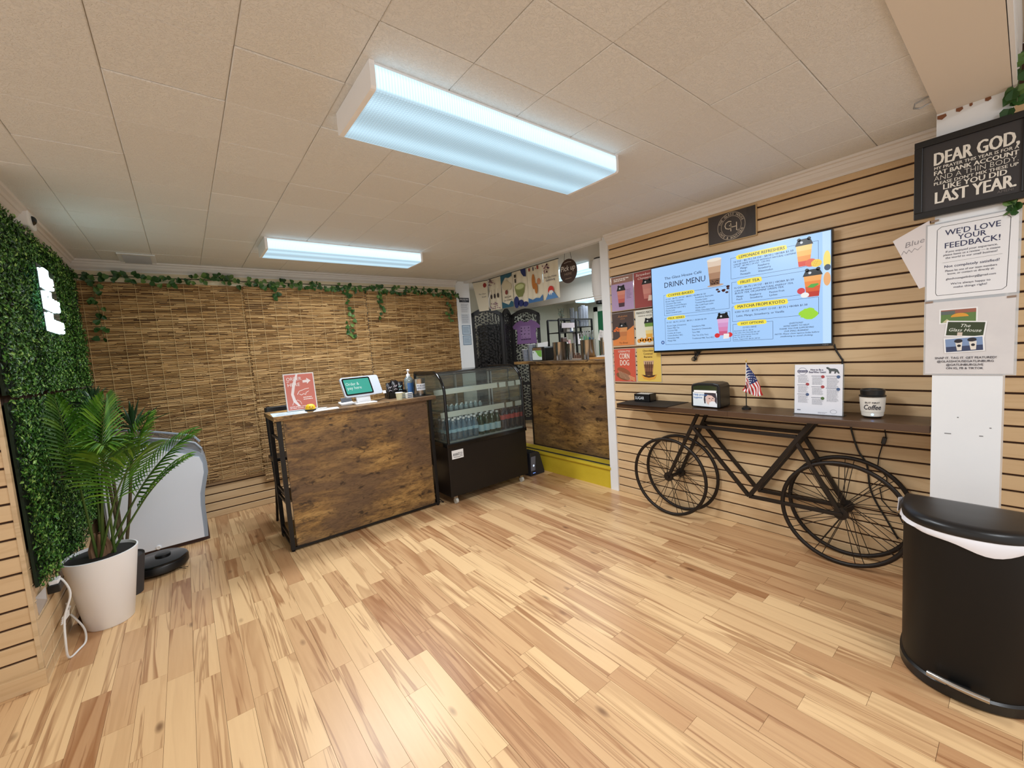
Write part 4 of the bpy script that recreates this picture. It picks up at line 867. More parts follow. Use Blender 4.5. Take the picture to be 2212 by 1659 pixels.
for k in range(4):
    a = k*.012; build('cable_loop', MB().tube([(3.085-.004*k, 1.56+a, 1.30), (3.082, 1.585+a*.5, 1.262), (3.084, 1.625-a*.8, 1.238-.006*k), (3.084, 1.63-a, 1.222), (3.084, 1.605-a*.4, 1.216+.004*k), (3.082, 1.585, 1.25), (3.084, 1.545+a, 1.297)], .003, 6), BLACKP, cbk, smooth=60)
cable('tv_power_cable', 'black cable running from the television down behind the bear notice', [(3.092, .735, 1.30), (3.093, .725, 1.26), (3.093, .70, 1.21), (3.093, .695, 1.19), (3.092, .70, 1.0), (3.09, .71, .90)], .005, BLACKP)
cable('table_power_cable', 'black cord hanging from the table behind the bicycle wheel', [(3.08, .655, .852), (3.085, .65, .78), (3.09, .62, .66), (3.09, .58, .58), (3.09, .565, .45), (3.09, .54, .37), (3.088, .49, .27), (3.088, .44, .17)], .005, BLACKP)
sw = thing('inline_switch_cord', 'thin black cord with an inline switch below the table', 'cable', (3.085, .50, .75))
build('cord', MB().tube([(3.085, .515, .852), (3.087, .50, .80), (3.088, .495, .755), (3.088, .51, .71), (3.088, .525, .64), (3.088, .53, .58), (3.088, .49, .52), (3.088, .49, .48), (3.088, .52, .45), (3.088, .51, .38), (3.088, .47, .33), (3.088, .44, .32), (3.088, .42, .27)], .003, 6), BLACKP, sw, smooth=60)
build('switch_body', MB().obox((3.087, .503, .735), (.008, 0, 0), (0, .010, .002), (0, -.004, .020)), BLACKP, sw, bevel=.003)

# ================================================================ signs and posters on the slat wall
gh = thing('logo_sign', 'dark wooden plaque with the round GH cafe logo', 'sign', (3.09, 1.31, 2.05)); f = RW(3.084, 1.476, 2.050)
build('plaque_edge', MB().prism(f, [(0, 0), (.325, 0), (.325, .204), (0, .204)], -.014, 0), M('plaque_edge_wood', (196, 166, 120), .6), gh); build('plaque_face', MB().prism(f, [(.005, .005), (.320, .005), (.320, .199), (.005, .199)], 0, .0015), wood('plaque_dark', (62, 54, 50), (46, 40, 38), (34, 30, 28), (5, 40, 5), .5, .3, .4), gh)
m = MB().ring(f, .163, .102, .093, .093, .0025, .002, 48).ring(f, .163, .102, .068, .068, .002, .002, 44); arc_text(m, f, 'THE GLASS HOUSE', .163, .102, .073, .0135, math.pi/2, .175); arc_text(m, f, 'CAFÉ & BOUTIQUE', .163, .102, .073, .0135, -math.pi/2, .165, True)
tx(m, f, 'G', .118, .082, .058, .048, b=-.012, d=.0022); tx(m, f, 'H', .158, .066, .056, .044, b=-.012, d=.0022); m.line(f, [(.196, .07), (.206, .062), (.214, .07)], .003, .0022)
build('logo', m, ink(206, 192, 170), gh)
def poster(label, y0, z0, y1, z1, col, x=3.0975, group='laminated drink posters by the white trim'):
    th = thing('poster', label, 'poster', (x, (y0+y1)/2, z0), group); fr = RW(x, y0, z0); W, H = y0-y1, z1-z0
    build('laminate', MB().prism(fr, [(-.004, -.004), (W+.004, -.004), (W+.004, H+.004), (-.004, H+.004)], 0, .0008), clear('laminate_'+str(len(bpy.data.materials)), (250, 250, 250), .35, .06), th)
    return th, build('poster_sheet', MB().prism(fr, [(0, 0), (W, 0), (W, H), (0, H)], .0009, .0018), ink(*col), th), Fr(fr.P(0, 0, .0018), fr.U, fr.V, fr.N), W, H
th, pg, f, W, H = poster('laminated poster of a berry drink on a lilac ground', 2.368, 1.680, 2.137, 1.978, (176, 150, 190)); cup(pg, f, .105, .03, .085, .14, [(70, 40, 52), (192, 92, 84), (206, 122, 104), (214, 140, 120)], BK, mk=ink, d=.001)
build('brown_top', MB().rect(f, 0, .235, W, H, .0006), ink(150, 110, 96), pg); tm = MB(); lines(tm, f, .03, .27, .2, 2, .014, .008, .3, 4); build('print', tm, ink(236, 226, 220), pg); tm = MB(); lines(tm, f, .16, .17, .215, 7, .012, .003, .3, 5); build('small_print', tm, ink(110, 84, 120), pg)
th, pg, f, W, H = poster('laminated poster of a strawberry drink on a dark red ground', 2.128, 1.678, 1.91, 1.978, (150, 66, 62)); cup(pg, f, .125, .07, .09, .12, [(196, 120, 110), (206, 140, 126), (198, 130, 120)], BK, mk=ink, d=.001); tm = MB(); tx(tm, f, 'Strawberry', .02, .265, .020, .18, sh=.2); tx(tm, f, 'Cheesecake', .04, .236, .018, .16, sh=.2); build('lettering', tm, ink(240, 222, 216), pg); build('printed_cake', MB().poly(f, [(.13, .05), (.19, .05), (.19, .09), (.14, .095)], .0015), ink(232, 206, 190), pg)
th, pg, f, W, H = poster('laminated poster of an autumn drink on dark brown and orange', 2.374, 1.367, 2.146, 1.658, (74, 56, 50)); build('orange_field', MB().poly(f, [(0, 0), (W, 0), (W, .17), (.14, .12), (.05, .06), (0, .05)], .0006), ink(222, 134, 66), pg); cup(pg, f, .115, .045, .09, .115, [(206, 132, 70), (190, 118, 66), (214, 150, 92)], BK, mk=ink, d=.001); tm = MB(); tx(tm, f, 'Autumn', .114, .250, .020, .10, 'C', sh=.2); tx(tm, f, 'edition', .114, .232, .010, .05, 'C', sh=.2); build('lettering', tm, ink(190, 132, 84), pg); tm = MB(); tx(tm, f, 'Try Ennui', .114, .016, .016, .09, 'C', sh=.2); build('script_line', tm, ink(120, 62, 30), pg)
m = MB()
for k in range(5): m.ell(f, .025+.012*k, .135+.012*(k % 3), .016, .009, .0012, 10)
build('printed_leaf', m, ink(226, 112, 52), pg)
th, pg, f, W, H = poster('laminated poster of a green mango matcha drink on white', 2.128, 1.363, 1.91, 1.657, (226, 226, 214)); cup(pg, f, .13, .06, .085, .12, [(232, 176, 66), (236, 214, 140), (226, 226, 196), (112, 150, 62)], BK, mk=ink, d=.001); tm = MB(); tx(tm, f, 'MANGO MATCHA', .012, .262, .020, .19, b=.01); tx(tm, f, 'MADE IN HOUSE', .03, .24, .010, .13); build('lettering', tm, ink(60, 56, 52), pg); m = MB()
for k in range(6): m.ell(f, .03+.025*k, .035+.008*(k % 2), .02, .018, .0013, 10)
build('printed_mango', m, ink(226, 152, 52), pg); build('printed_leaf', MB().ell(f, .18, .04, .02, .014, .0016), ink(92, 138, 52), pg)
th, pg, f, W, H = poster('orange red poster lettered corn dog', 2.372, 1.043, 2.147, 1.336, (206, 88, 64)); tm = MB(); tx(tm, f, 'KOREAN-STYLE', .113, .262, .018, .125, 'C', .01); tx(tm, f, 'CORN', .113, .205, .048, .105, 'C', .02); tx(tm, f, 'DOG', .113, .145, .048, .095, 'C', .02); build('lettering', tm, ink(244, 228, 214), pg)
for k, (u, v, a) in enumerate(((.10, .09, -.35), (.09, .045, -.3))):
    pts = [(u+.075*math.cos(t)*math.cos(a)-.030*math.sin(t)*math.sin(a), v+.075*math.cos(t)*math.sin(a)+.030*math.sin(t)*math.cos(a)) for t in [2*math.pi*i/20 for i in range(20)]]; build('printed_corn_dog', MB().poly(f, pts, .001+.0006*k), ink(150-20*k, 84, 52), pg)
m = MB()
for k in range(9): m.line(f, [(.045+.014*k, .10-.005*k), (.06+.014*k, .035-.004*k)], .003, .0022)
build('printed_glaze', m, ink(226, 190, 160), pg); m = MB()
for k in range(3): m.line(f, [(.15, .055-.012*k), (.215, .03-.012*k)], .005, .0009)
build('printed_stick', m, ink(222, 186, 130), pg)
th, pg, f, W, H = poster('yellow poster of a chocolate covered banana drink', 2.128, 1.045, 1.900, 1.334, (226, 192, 92)); tm = MB()
for s, v, w_ in (('Chocolate', .258, .10), ('Covered', .232, .085), ('Banana', .206, .08)): tx(tm, f, s, .11, v, .016, w_, 'C', .012)
build('lettering', tm, ink(92, 62, 30), pg); cup(pg, f, .112, .055, .10, .125, [(92, 54, 34), (150, 100, 70), (120, 76, 50), (196, 160, 130)], mk=ink, d=.001); m = MB()
for k in range(4): m.line(f, [(.085+.018*k, .17), (.088+.016*k, .075)], .007, .0015)
build('printed_drip', m, ink(66, 34, 22), pg); build('printed_banana', MB().poly(f, [(.035, .065), (.06, .025), (.11, .012), (.165, .025), (.19, .068), (.16, .05), (.11, .042), (.065, .05)], .002), ink(226, 164, 62), pg); build('printed_chocolate', MB().poly(f, [(.045, .06), (.07, .042), (.11, .034), (.155, .042), (.18, .06), (.11, .052)], .0025), ink(70, 38, 24), pg)
tk = mesh_of('poster_tack', MB().lathe([(.005, 0), (.004, .004), (0, .005)], n=8), BLACKP)
for k, (y, z) in enumerate([(y, z) for y in (2.134, 2.376) for z in (1.30, 1.22, 1.14, 1.50, 1.58, 1.43)]):
    o = bpy.data.objects.new('poster_tack', tk); C.objects.link(o); o.location = (3.0985, y-.001, z); o.rotation_euler = (0, -math.pi/2, 0); tag(o, 'tiny black tack between the laminated posters', 'tack', 'black poster tacks')

# ================================================================ pillar: framed quote and notices
fq = thing('framed_quote', 'black framed print reading Dear God in white letters', 'picture', (2.78, .19, 1.88)); PXx = 2.772
f = RW(PXx, .353, 1.878); W, H = .349, .348
fm = MB()
for a in ((0, 0, W, .028), (0, H-.028, W, H), (0, .028, .028, H-.028), (W-.028, .028, W, H-.028)): fm.prism(f, [(a[0], a[1]), (a[2], a[1]), (a[2], a[3]), (a[0], a[3])], -.022, .004)
build('frame', fm, M('frame_black', (20, 19, 19), .35), fq, bevel=.002); pg = build('print_sheet', MB().prism(f, [(.026, .026), (W-.026, .026), (W-.026, H-.026), (.026, H-.026)], -.012, -.008), M('chalk_black', (48, 44, 44), .45), fq)
fi = Fr(f.P(0, 0, -.0075), f.U, f.V, f.N); tm = MB()
for s, v, h, w_, b, al in (('DEAR GOD,', .226, .054, .245, .03, 'C'), ('MY PRAYER THIS YEAR IS FOR A', .206, .013, .245, .02, 'C'), ('FAT BANK ACCOUNT', .182, .018, .245, .035, 'C'), ('AND A THIN BODY.', .157, .021, .245, -.015, 'C'), ("PLEASE DON'T MIX THESE UP", .138, .013, .245, .025, 'C'), ('LIKE YOU DID', .112, .022, .185, .03, 'C'), ('LAST YEAR.', .056, .050, .235, .03, 'C')): tx(tm, fi, s, .188, v, h, w_, al, b)
build('lettering', tm, ink(228, 222, 210), pg); tm = MB(); tx(tm, fi, 'AMEN!', .255, .042, .010, .045, b=0); build('amen_lettering', tm, ink(110, 104, 100), pg)
nt = thing('feedback_notice', 'white laminated notice asking for feedback', 'notice', (2.795, .18, 1.47)); f = RW(2.797, .308, 1.497); W, H = .272, .345
pg = build('notice_sheet', MB().prism(f, [(0, 0), (W, 0), (W, H), (0, H)], 0, .001), ink(228, 228, 230), nt)
build('laminate', MB().prism(f, [(-.006, -.006), (W+.008, -.006), (W+.008, H+.006), (-.006, H+.006)], -.001, -.0002), clear('notice_laminate', (245, 245, 248), .4, .08), nt)
tm = MB()
for s, v, h, w_, sh in (("WE'D LOVE", .288, .024, .165, 0), ('YOUR', .261, .022, .085, 0), ('FEEDBACK!', .230, .024, .165, 0)): tx(tm, f, s, .14, v, h, w_, 'C', .012, sh)
build('heading_lettering', tm, ink(44, 48, 84), pg); tm = MB(); tx(tm, f, 'Not completely satisfied?', .14, .142, .011, .165, 'C', .012); build('question_lettering', tm, ink(44, 48, 84), pg); tm = MB()
for s, v, w_ in (('If you enjoyed your experience,', .210, .155), ('please leave us a review — it means', .196, .17), ('the world to our small business!', .182, .155), ('Please let one of our team members', .123, .155), ('know, or contact us directly at:', .109, .14), ('glasshousegatlinburg@gmail.com', .086, .15), ("We're always happy to", .062, .12), ('make things right!', .046, .10)): tx(tm, f, s, .138, v, .0085, w_, 'C', .006, .1 if v > .15 else 0)
tm.line(f, [(.05, .166), (.23, .170)], .001); tm.line(f, [(.035, .018), (.232, .018), (.244, .030), (.250, .318), (.238, .330), (.045, .330), (.032, .318), (.030, .030), (.035, .018)], .0018)
build('body_print', tm, ink(64, 64, 84), pg)
sn = thing('photo_tag_notice', 'laminated notice with three snapshots inviting guests to tag photos', 'notice', (2.795, .18, 1.11)); W, H = .272, .338
f = RW(2.796, .309, 1.147); pg = build('notice_sheet', MB().prism(f, [(0, 0), (W, 0), (W, H), (0, H)], 0, .001), patchy('mottled_paper', (222, 218, 216), (200, 197, 198), (9, 9, 9), .6), sn)
build('laminate', MB().prism(f, [(-.006, -.006), (W+.008, -.006), (W+.008, H+.006), (-.006, H+.006)], -.001, -.0002), clear('tag_laminate', (245, 245, 248), .4, .08), sn)
def snap(c, w_, h, a, col, d, extra=()):
    ca, sa = math.cos(a), math.sin(a); g = Fr(f.P(c[0], c[1], d), f.U*ca+f.V*sa, f.V*ca-f.U*sa, f.N)
    s_ = build('snapshot_border', MB().rect(g, -w_/2-.005, -h/2-.005, w_/2+.005, h/2+.005, 0), ink(236, 236, 236), pg); build('snapshot', MB().rect(g, -w_/2, -h/2, w_/2, h/2, .0004), ink(*col), pg)
    for fn, cc in extra:
        m = MB(); fn(m, g); build('snapshot_detail', m, ink(*cc), pg)
snap((.105, .268), .11, .058, 0, (92, 122, 66), .0014, ((lambda m, g: m.rect(g, -.055, .012, .055, .029, .0008), (150, 92, 74)), (lambda m, g: m.rect(g, -.055, .008, -.01, .024, .0009), (90, 100, 96)), (lambda m, g: m.ell(g, .005, -.005, .028, .017, .001, 14, 0, math.pi), (214, 150, 52)), (lambda m, g: m.poly(g, [(-.05, -.028), (-.02, -.028), (-.035, -.012)], .001), (196, 190, 150))))
snap((.128, .206), .115, .062, -.10, (50, 62, 36), .0026, ((lambda m, g: (tx(m, g, 'The', 0, .008, .014, .03, 'C', .005, .3, d=.0008), tx(m, g, 'Glass House', 0, -.012, .014, .10, 'C', .005, .3, d=.0008)), (226, 230, 220)), (lambda m, g: m.rect(g, -.022, -.031, -.006, -.016, .0009), (206, 190, 176))))
snap((.125, .135), .115, .060, .06, (122, 146, 184), .0038, ((lambda m, g: m.rect(g, -.057, -.03, .057, -.006, .0006), (52, 64, 96)), (lambda m, g: (m.poly(g, [(-.026, .012), (-.004, .012), (-.008, -.026), (-.022, -.026)], .0009), m.poly(g, [(.016, .012), (.040, .012), (.036, -.026), (.020, -.026)], .0009)), (222, 216, 206)), (lambda m, g: (m.ell(g, -.016, .018, .013, .009, .0012), m.ell(g, .026, .02, .014, .009, .0012), m.ell(g, -.015, -.004, .006, .006, .0012), m.ell(g, .028, -.004, .006, .006, .0012)), (34, 34, 42))))
tm = MB()
for s, v, w_ in (('SNAP IT. TAG IT. GET FEATURED!', .070, .19), ('@GLASSHOUSEGATLINBURG', .054, .175), ('@GATLINBURGLIVE', .038, .115), ('ON IG, FB & TIKTOK', .022, .115)): tx(tm, f, s, .128, v, .0095, w_, 'C', .008, d=.0025)
build('lettering', tm, ink(52, 52, 66), pg)
bc = thing('slanted_card', 'pale card tucked behind the feedback notice, script writing', 'card', (2.80, .37, 1.47)); f = RW(2.7945, .43, 1.47); pts = [(0, .333), (.128, .398), (.135, .25), (.135, .10), (.096, .087)]
build('card_sheet', MB().prism(f, pts, -.004, -.003), ink(214, 206, 204), bc); g = Fr(f.P(.03, .27), f.U*.97+f.V*.22, f.V*.97-f.U*.22, f.N); tm = MB(); tx(tm, g, 'Blue', .02, .015, .024, .07, b=-.01, sh=.3, d=-.0022); tm.line(g, [(.0, -.012), (.012, .004), (.018, -.012), (.03, .002), (.036, -.014), (.05, .0), (.058, -.012), (.075, .0)], .0016, -.0022); build('script_lettering', tm, ink(130, 126, 130), bc)
for k, (y, z) in enumerate(((.30, 1.487), (.05, 1.480), (.285, 1.86))): o = build('brown_tape', MB().prism(RW(2.794), [(-y-.012, z-.005), (-y+.014, z-.004), (-y+.014, z+.005), (-y-.012, z+.004)], 0, .0005), M('packing_tape', (142, 120, 104), .4)); tag(o, ('brown tape strip joining the two notices', 'short brown tape strip on the pillar edge', 'brown tape strip under the framed quote')[k], 'tape')
garland('ivy_strand', 'green ivy trailing down the edge of the beam above the framed quote', [(2.72, .045, 2.42), (2.76, .05, 2.33), (2.78, .052, 2.26)], 3, .035, 77, face=-math.pi/2, depth=.03)
garland('ivy_sprig', 'bit of ivy poking out below the framed quote', [(2.792, .056, 1.862), (2.792, .054, 1.835)], 2, .012, 78, face=-math.pi/2)
hk = thing('clear_hook', 'clear plastic hook tucked against the ceiling beam', 'hook', (2.6, .30, 2.33)); build('hook_wire', MB().tube([(2.60, .287, 2.352), (2.58, .33, 2.335), (2.60, .335, 2.325), (2.63, .32, 2.327), (2.64, .287, 2.34)], .004, 6), clear('hook_plastic', (220, 214, 206), .4), hk, smooth=60)

# ================================================================ pedal bin
tb = thing('pedal_bin', 'tall black pedal bin with white liner peeking out', 'bin', (2.25, .12, 0))
def dshape(x0, x1, y0, y1, e=0):
    cx, cy, hw, dp = x1+e, (y0+y1)/2, (y1-y0)/2+e, (x1-x0)+2*e; pts = []
    for i in range(33):
        t = -math.pi/2+math.pi*i/32; c, s = math.cos(t), math.sin(t); pts.append((cx-dp*abs(c)**.60, cy+hw*math.copysign(abs(s)**.92, s)))
    return pts
def ringstack(levels):
    m = MB(); k = len(levels[0][0])
    for pts, z in levels: m.v += [(x, y, z if not callable(z) else z(x, y)) for x, y in pts]
    for i in range(len(levels)-1): m.f += [(i*k+j, i*k+(j+1) % k, (i+1)*k+(j+1) % k, (i+1)*k+j) for j in range(k)]
    m.f += [tuple(reversed(range(k))), tuple((len(levels)-1)*k+j for j in range(k))]; return m
B = lambda e=0: dshape(2.095, 2.40, -.075, .313, e)
BINM = M('bin_black', (15, 13, 12), .5, spec=.3)
build('bin_body', ringstack([(B(-.002), .045), (B(0), .06), (B(0), .615)]), BINM, tb, smooth=40)
build('base_ring', ringstack([(B(-.004), 0), (B(.007), .006), (B(.007), .040), (B(-.001), .047)]), BLACKP, tb, smooth=40)
build('lid', ringstack([(B(-.004), .622), (B(.006), .628), (B(.008), .650), (B(.0), .662), (B(-.03), .667), (B(-.12), .669)]), BLACKP, tb, smooth=50)
r_ = random.Random(2)
def lowz(x, y): return .590-.012*math.sin(y*14+1)-.008*math.sin(y*31)+.03*(abs(y-.12)/.19)**2
outer = B(.006); k = len(outer)
lm = MB(); lm.v += [(x, y, .630) for x, y in B(.003)]+[(x+r_.uniform(-.003, .003), y+r_.uniform(-.003, .003), .612) for x, y in B(.010)]+[(x, y, lowz(x, y)) for x, y in B(.006)]
for q in range(2): lm.f += [(q*k+j, q*k+(j+1) % k, (q+1)*k+(j+1) % k, (q+1)*k+j) for j in range(k)]
build('liner_bag', lm, M('liner_white', (232, 232, 238), .5), tb, smooth=60)
lm = MB()
for j in range(9):
    a = j/8; lm.v += [(2.30+.10*a+r_.uniform(-.004, .004), .322+r_.uniform(0, .014), .662-.02*a+r_.uniform(-.005, .005)), (2.30+.10*a, .326+r_.uniform(0, .010), .60+r_.uniform(-.006, .006))]
lm.f += [(2*j, 2*j+1, 2*j+3, 2*j+2) for j in range(8)]
build('liner_overhang', lm, M('liner_white', (232, 232, 238), .5), tb, smooth=60)
pd = MB(); pts = [(2.066+.010*s+.006*s*s, .132+.078*s) for s in [(-1+i/6) for i in range(13)]]
pd.tube([(x, y, .072) for x, y in pts], .011, 8); build('pedal', pd, STEEL, tb, smooth=50)
build('pedal_arm', MB().box(2.06, .10, .050, 2.12, .16, .068), BLACKP, tb)

# ================================================================ things on the order counter
KZ = 1.028
sg = thing('order_sign', 'coral Order Here sign in an acrylic stand', 'sign', (.71, 3.62, KZ)); f = tilt((.595, 3.60, KZ+.006), .02, -.10)
f = Fr((.600, 3.585, KZ+.006), (.998, .05, 0), (-.005, .10, .995), (.05, -.993, .10)); W, H = .222, .292
build('acrylic_stand', MB().prism(f, [(-.004, -.004), (W+.004, -.004), (W+.004, H+.004), (-.004, H+.004)], -.004, -.002).box(.60, 3.575, KZ, .82, 3.65, KZ+.004), clear('sign_acrylic', (240, 244, 246), .1), sg)
pg = build('sign_sheet', MB().prism(f, [(0, 0), (W, 0), (W, H), (0, H)], -.002, 0), ink(232, 228, 228), sg); build('coral_field', MB().rect(f, .007, .007, W-.007, H-.007, .0005), ink(204, 116, 102), pg)
m = MB().poly(f, [(.06, .215), (.09, .285), (.105, .285), (.075, .19), (.06, .13), (.07, .08), (.10, .03), (.085, .03), (.05, .07), (.04, .13)], .0008); m.poly(f, [(.135, .235), (.165, .237), (.165, .252), (.195, .228), (.165, .203), (.165, .217), (.135, .215)], .0012)
build('white_curl_and_arrow', m, ink(238, 226, 226), pg)
tm = MB(); tx(tm, f, 'ORDER', .020, .238, .026, .108, b=.004, d=.0016); tx(tm, f, 'HERE', .024, .192, .026, .088, b=.004, d=.0016); tm.rect(f, .020, .228, .038, .232, .0016); tm.line(f, [(.085, .125), (.10, .15), (.15, .165), (.175, .168)], .004, .0016); tm.line(f, [(.10, .128), (.115, .118), (.13, .128), (.145, .118), (.15, .135), (.172, .145)], .004, .0016); tm.line(f, [(.04, .045), (.055, .075), (.08, .082), (.10, .07), (.108, .045)], .003, .0016)
lines(tm, f, .125, .095, .195, 2, .015, .006, .2, 3); lines(tm, f, .02, .03, .2, 2, .012, .004, .1, 5); build('lettering', tm, ink(246, 238, 236), pg)
bl = thing('smiley_bell', 'yellow smiling call bell with black base on the counter', 'bell', (.745, 3.50, KZ))
build('bell_base', MB().lathe([(.040, 0), (.040, .008), (.032, .012)], .745, 3.50, 24, KZ+.002), BLACKP, bl, smooth=40); build('bell_dome', MB().lathe([(.036, .012), (.037, .026), (.030, .042), (.018, .050), (0, .052)], .745, 3.50, 28, KZ+.002), M('smiley_yellow', (240, 190, 34), .35), bl, smooth=50)
g = Fr((.745, 3.50-.036, KZ+.018), (1, 0, 0), (0, .25, .97), (0, -.97, .25)); build('smile', MB().line(g, [(-.014, .012), (-.008, .005), (0, .003), (.008, .005), (.014, .012)], .003, .003).rect(g, -.01, .015, -.006, .021, .003).rect(g, .006, .015, .01, .021, .003), ink(40, 30, 20), bl)
pp_ = build('flyer', MB().prism(FLAT(KZ), [(.47, 3.40), (.70, 3.385), (.72, 3.60), (.49, 3.66)], .0004, .0012), ink(198, 214, 224)); tag(pp_, 'pale blue flyer hanging over the corner of the counter', 'paper')
m = MB(); fl_ = FLAT(KZ+.0012); tx(m, fl_, 'Information', .53, 3.52, .02, .16); lines(m, fl_, .50, 3.49, .68, 5, .016, .004, .2, 3); build('print', m, ink(110, 128, 146), pp_)
p2 = build('menu_sheet', MB().prism(FLAT(KZ), [(.735, 3.385), (.935, 3.40), (.955, 3.53), (.80, 3.545)], .0004, .0012), ink(220, 224, 226)); tag(p2, 'white menu sheet lying between bell and card reader', 'paper'); m = MB(); lines(m, fl_, .77, 3.52, .92, 7, .016, .004, .3, 6); build('print', m, ink(120, 124, 130), p2)
p3 = build('receipt_slip', MB().prism(FLAT(KZ), [(.80, 3.57), (.87, 3.57), (.90, 3.62), (.82, 3.63)], .0004, .0012), ink(226, 226, 224)); tag(p3, 'small white slip lying behind the smiley bell', 'paper')
# point of sale tablet
ps = thing('payment_tablet', 'white payment tablet stand with a teal order screen', 'tablet', (1.18, 3.58, KZ))
build('stand_base', MB().box(1.09, 3.47, KZ, 1.27, 3.64, KZ+.010), WHITEP, ps, bevel=.004); build('stand_neck', MB().obox((1.185, 3.575, KZ+.05), (.062, .01, 0), (0, .018, .048), (0, .012, -.004)), WHITEP, ps, bevel=.004)
f = Fr((1.022, 3.505, KZ+.068), (.975, .15, 0), (-.085, .40, .91), (.15, -.90, .40)); W, H = .345, .178
def rrect(u0, v0, u1, v1, r):
    pts = []
    for cx, cy, a in ((u1-r, v0+r, -math.pi/2), (u1-r, v1-r, 0), (u0+r, v1-r, math.pi/2), (u0+r, v0+r, math.pi)): pts += [(cx+r*math.cos(a+math.pi/2*k/4), cy+r*math.sin(a+math.pi/2*k/4)) for k in range(5)]
    return pts
build('tablet_shell', MB().prism(f, rrect(0, 0, W, H, .018), -.020, 0), M('tablet_grey', (196, 204, 216), .35), ps, smooth=40); build('tablet_bezel', MB().prism(f, rrect(.010, .012, .262, H-.010, .014), 0, .002), BLACKG, ps)
sn_ = build('tablet_screen', MB().prism(f, rrect(.022, .024, .250, H-.022, .006), .002, .0025), glow(72, 184, 164, .85), ps); tm = MB(); tx(tm, f, 'Order &', .032, .100, .026, .118, b=.008, d=.0032); tx(tm, f, 'pay here', .038, .064, .026, .125, b=.008, d=.0032); lines(tm, f, .13, .045, .20, 1, .01, .005, .1, 2); build('lettering', tm, glow(222, 246, 240, .9), sn_)
rd = thing('card_reader', 'grey card reader in a white dock beside the tablet', 'card reader', (1.055, 3.62, KZ)); build('dock', MB().obox((1.055, 3.62, KZ+.011), (.055, 0, 0), (0, .045, .006), (0, -.002, .008)), WHITEP, rd, bevel=.004); build('reader_face', MB().obox((1.062, 3.635, KZ+.035), (.048, .01, 0), (0, .012, .020), (.0, .004, -.002)), M('reader_grey', (78, 80, 86), .4), rd, bevel=.003)
cable('tablet_cord', 'thin dark cord from tablet to snack box across the counter', [(1.255, 3.60, KZ+.006), (1.33, 3.61, KZ+.006), (1.38, 3.64, KZ+.006), (1.42, 3.68, KZ+.006)], .003, BLACKP)
tag(build('price_clip', MB().obox((1.366, 3.545, KZ+.075), (.014, .002, 0), (0, .004, .012), (0, .003, 0)), WHITEP), 'small white tag clipped below the tablet corner', 'tag')
# snacks, cups, sanitizer, tip tin
bx = thing('snack_box', 'black open box at the right of the payment tablet', 'box', (1.50, 3.65, KZ)); m = MB()
for b in ((1.43, 3.60, 0, 1.60, 3.71, .004), (1.43, 3.60, 0, 1.60, 3.604, .055), (1.43, 3.706, 0, 1.60, 3.71, .07), (1.43, 3.60, 0, 1.434, 3.71, .065), (1.596, 3.60, 0, 1.60, 3.71, .065)): m.box(b[0], b[1], KZ+b[2], b[3], b[4], KZ+b[5])
build('box_shell', m, BLACKP, bx)
for k, (x, y, z, rot) in enumerate(((1.458, 3.640, .02, .05), (1.505, 3.630, .03, -.05), (1.555, 3.645, .02, -.15), (1.52, 3.68, .035, .1))):
    p = thing('snack_bag', ('black snack bag standing at the left end of the snack box', 'black snack bag with white script in the middle of the snack box', 'black snack bag with teal print leaning in the snack box', 'black snack bag at the rear of the snack box')[k], 'snack bag', (x, y, KZ+z), 'black snack bags'); g = tilt((x-.032, y, KZ+z), rot, -.08)
    m = MB(); N_ = 6; vs = []
    for s in (1, -1):
        for i in range(N_+1):
            for j in range(N_+1): u, v = i/N_, j/N_; vs.append(g.P(u*.064, v*.125, s*.012*math.sin(math.pi*u)*math.sin(math.pi*v)**.7))
    q = (N_+1)**2; m.add(vs, [(i*(N_+1)+j, (i+1)*(N_+1)+j, (i+1)*(N_+1)+j+1, i*(N_+1)+j+1) for i in range(N_) for j in range(N_)]+[(q+i*(N_+1)+j, q+i*(N_+1)+j+1, q+(i+1)*(N_+1)+j+1, q+(i+1)*(N_+1)+j) for i in range(N_) for j in range(N_)])
    build('bag_film', m, M('bag_black', (20, 19, 24), .25), p, smooth=60); tm = MB(); tx(tm, g, ('N', 'Snack', 'Chips', 'Bites')[k][:1]*0+'~', .02, .08, .01, .024, d=.016); tm.line(g, [(.014, .07), (.024, .085), (.034, .072), (.046, .088)], .005, .0145); tm.line(g, [(.016, .045), (.03, .055), (.046, .046)], .004, .0145); build('bag_print', tm, ink(*((214, 208, 220), (226, 214, 224), (170, 220, 224), (200, 200, 206))[k]), p)
cu = thing('cream_cup', 'small cream coloured paper cup on the counter', 'cup', (1.455, 3.44, KZ)); build('cup_body', MB().lathe([(.024, 0), (.030, .060), (.031, .062), (.028, .061), (.022, .004), (0, .004)], 1.455, 3.44, 24, KZ), M('cream_paper', (214, 216, 186), .6), cu, smooth=40); build('cup_rim', MB().lathe([(.0305, .058), (.033, .061), (.0305, .064)], 1.455, 3.44, 24, KZ), WHITEP, cu, smooth=60)
st_ = 0
for k, (x, y, w_, h, lb) in enumerate(((1.505, 3.50, .055, .050, 'clear box of small printed stickers on the counter'), (1.556, 3.46, .055, .048, 'small white printed carton before the tip tin'))):
    c_ = thing('sticker_carton', lb, 'carton', (x, y, KZ)); build('carton', MB().box(x-w_/2, y-.02, KZ, x+w_/2, y+.02, KZ+h), ink(222, 222, 214) if k else ink(196, 186, 140), c_, bevel=.001); g = FW(y-.0202, x-w_/2, KZ); m = MB()
    for q in range(3): m.rect(g, .005, .006+q*.015, w_-.005, .014+q*.015, .0006)
    build('print', m, ink(84, 100, 128), c_)
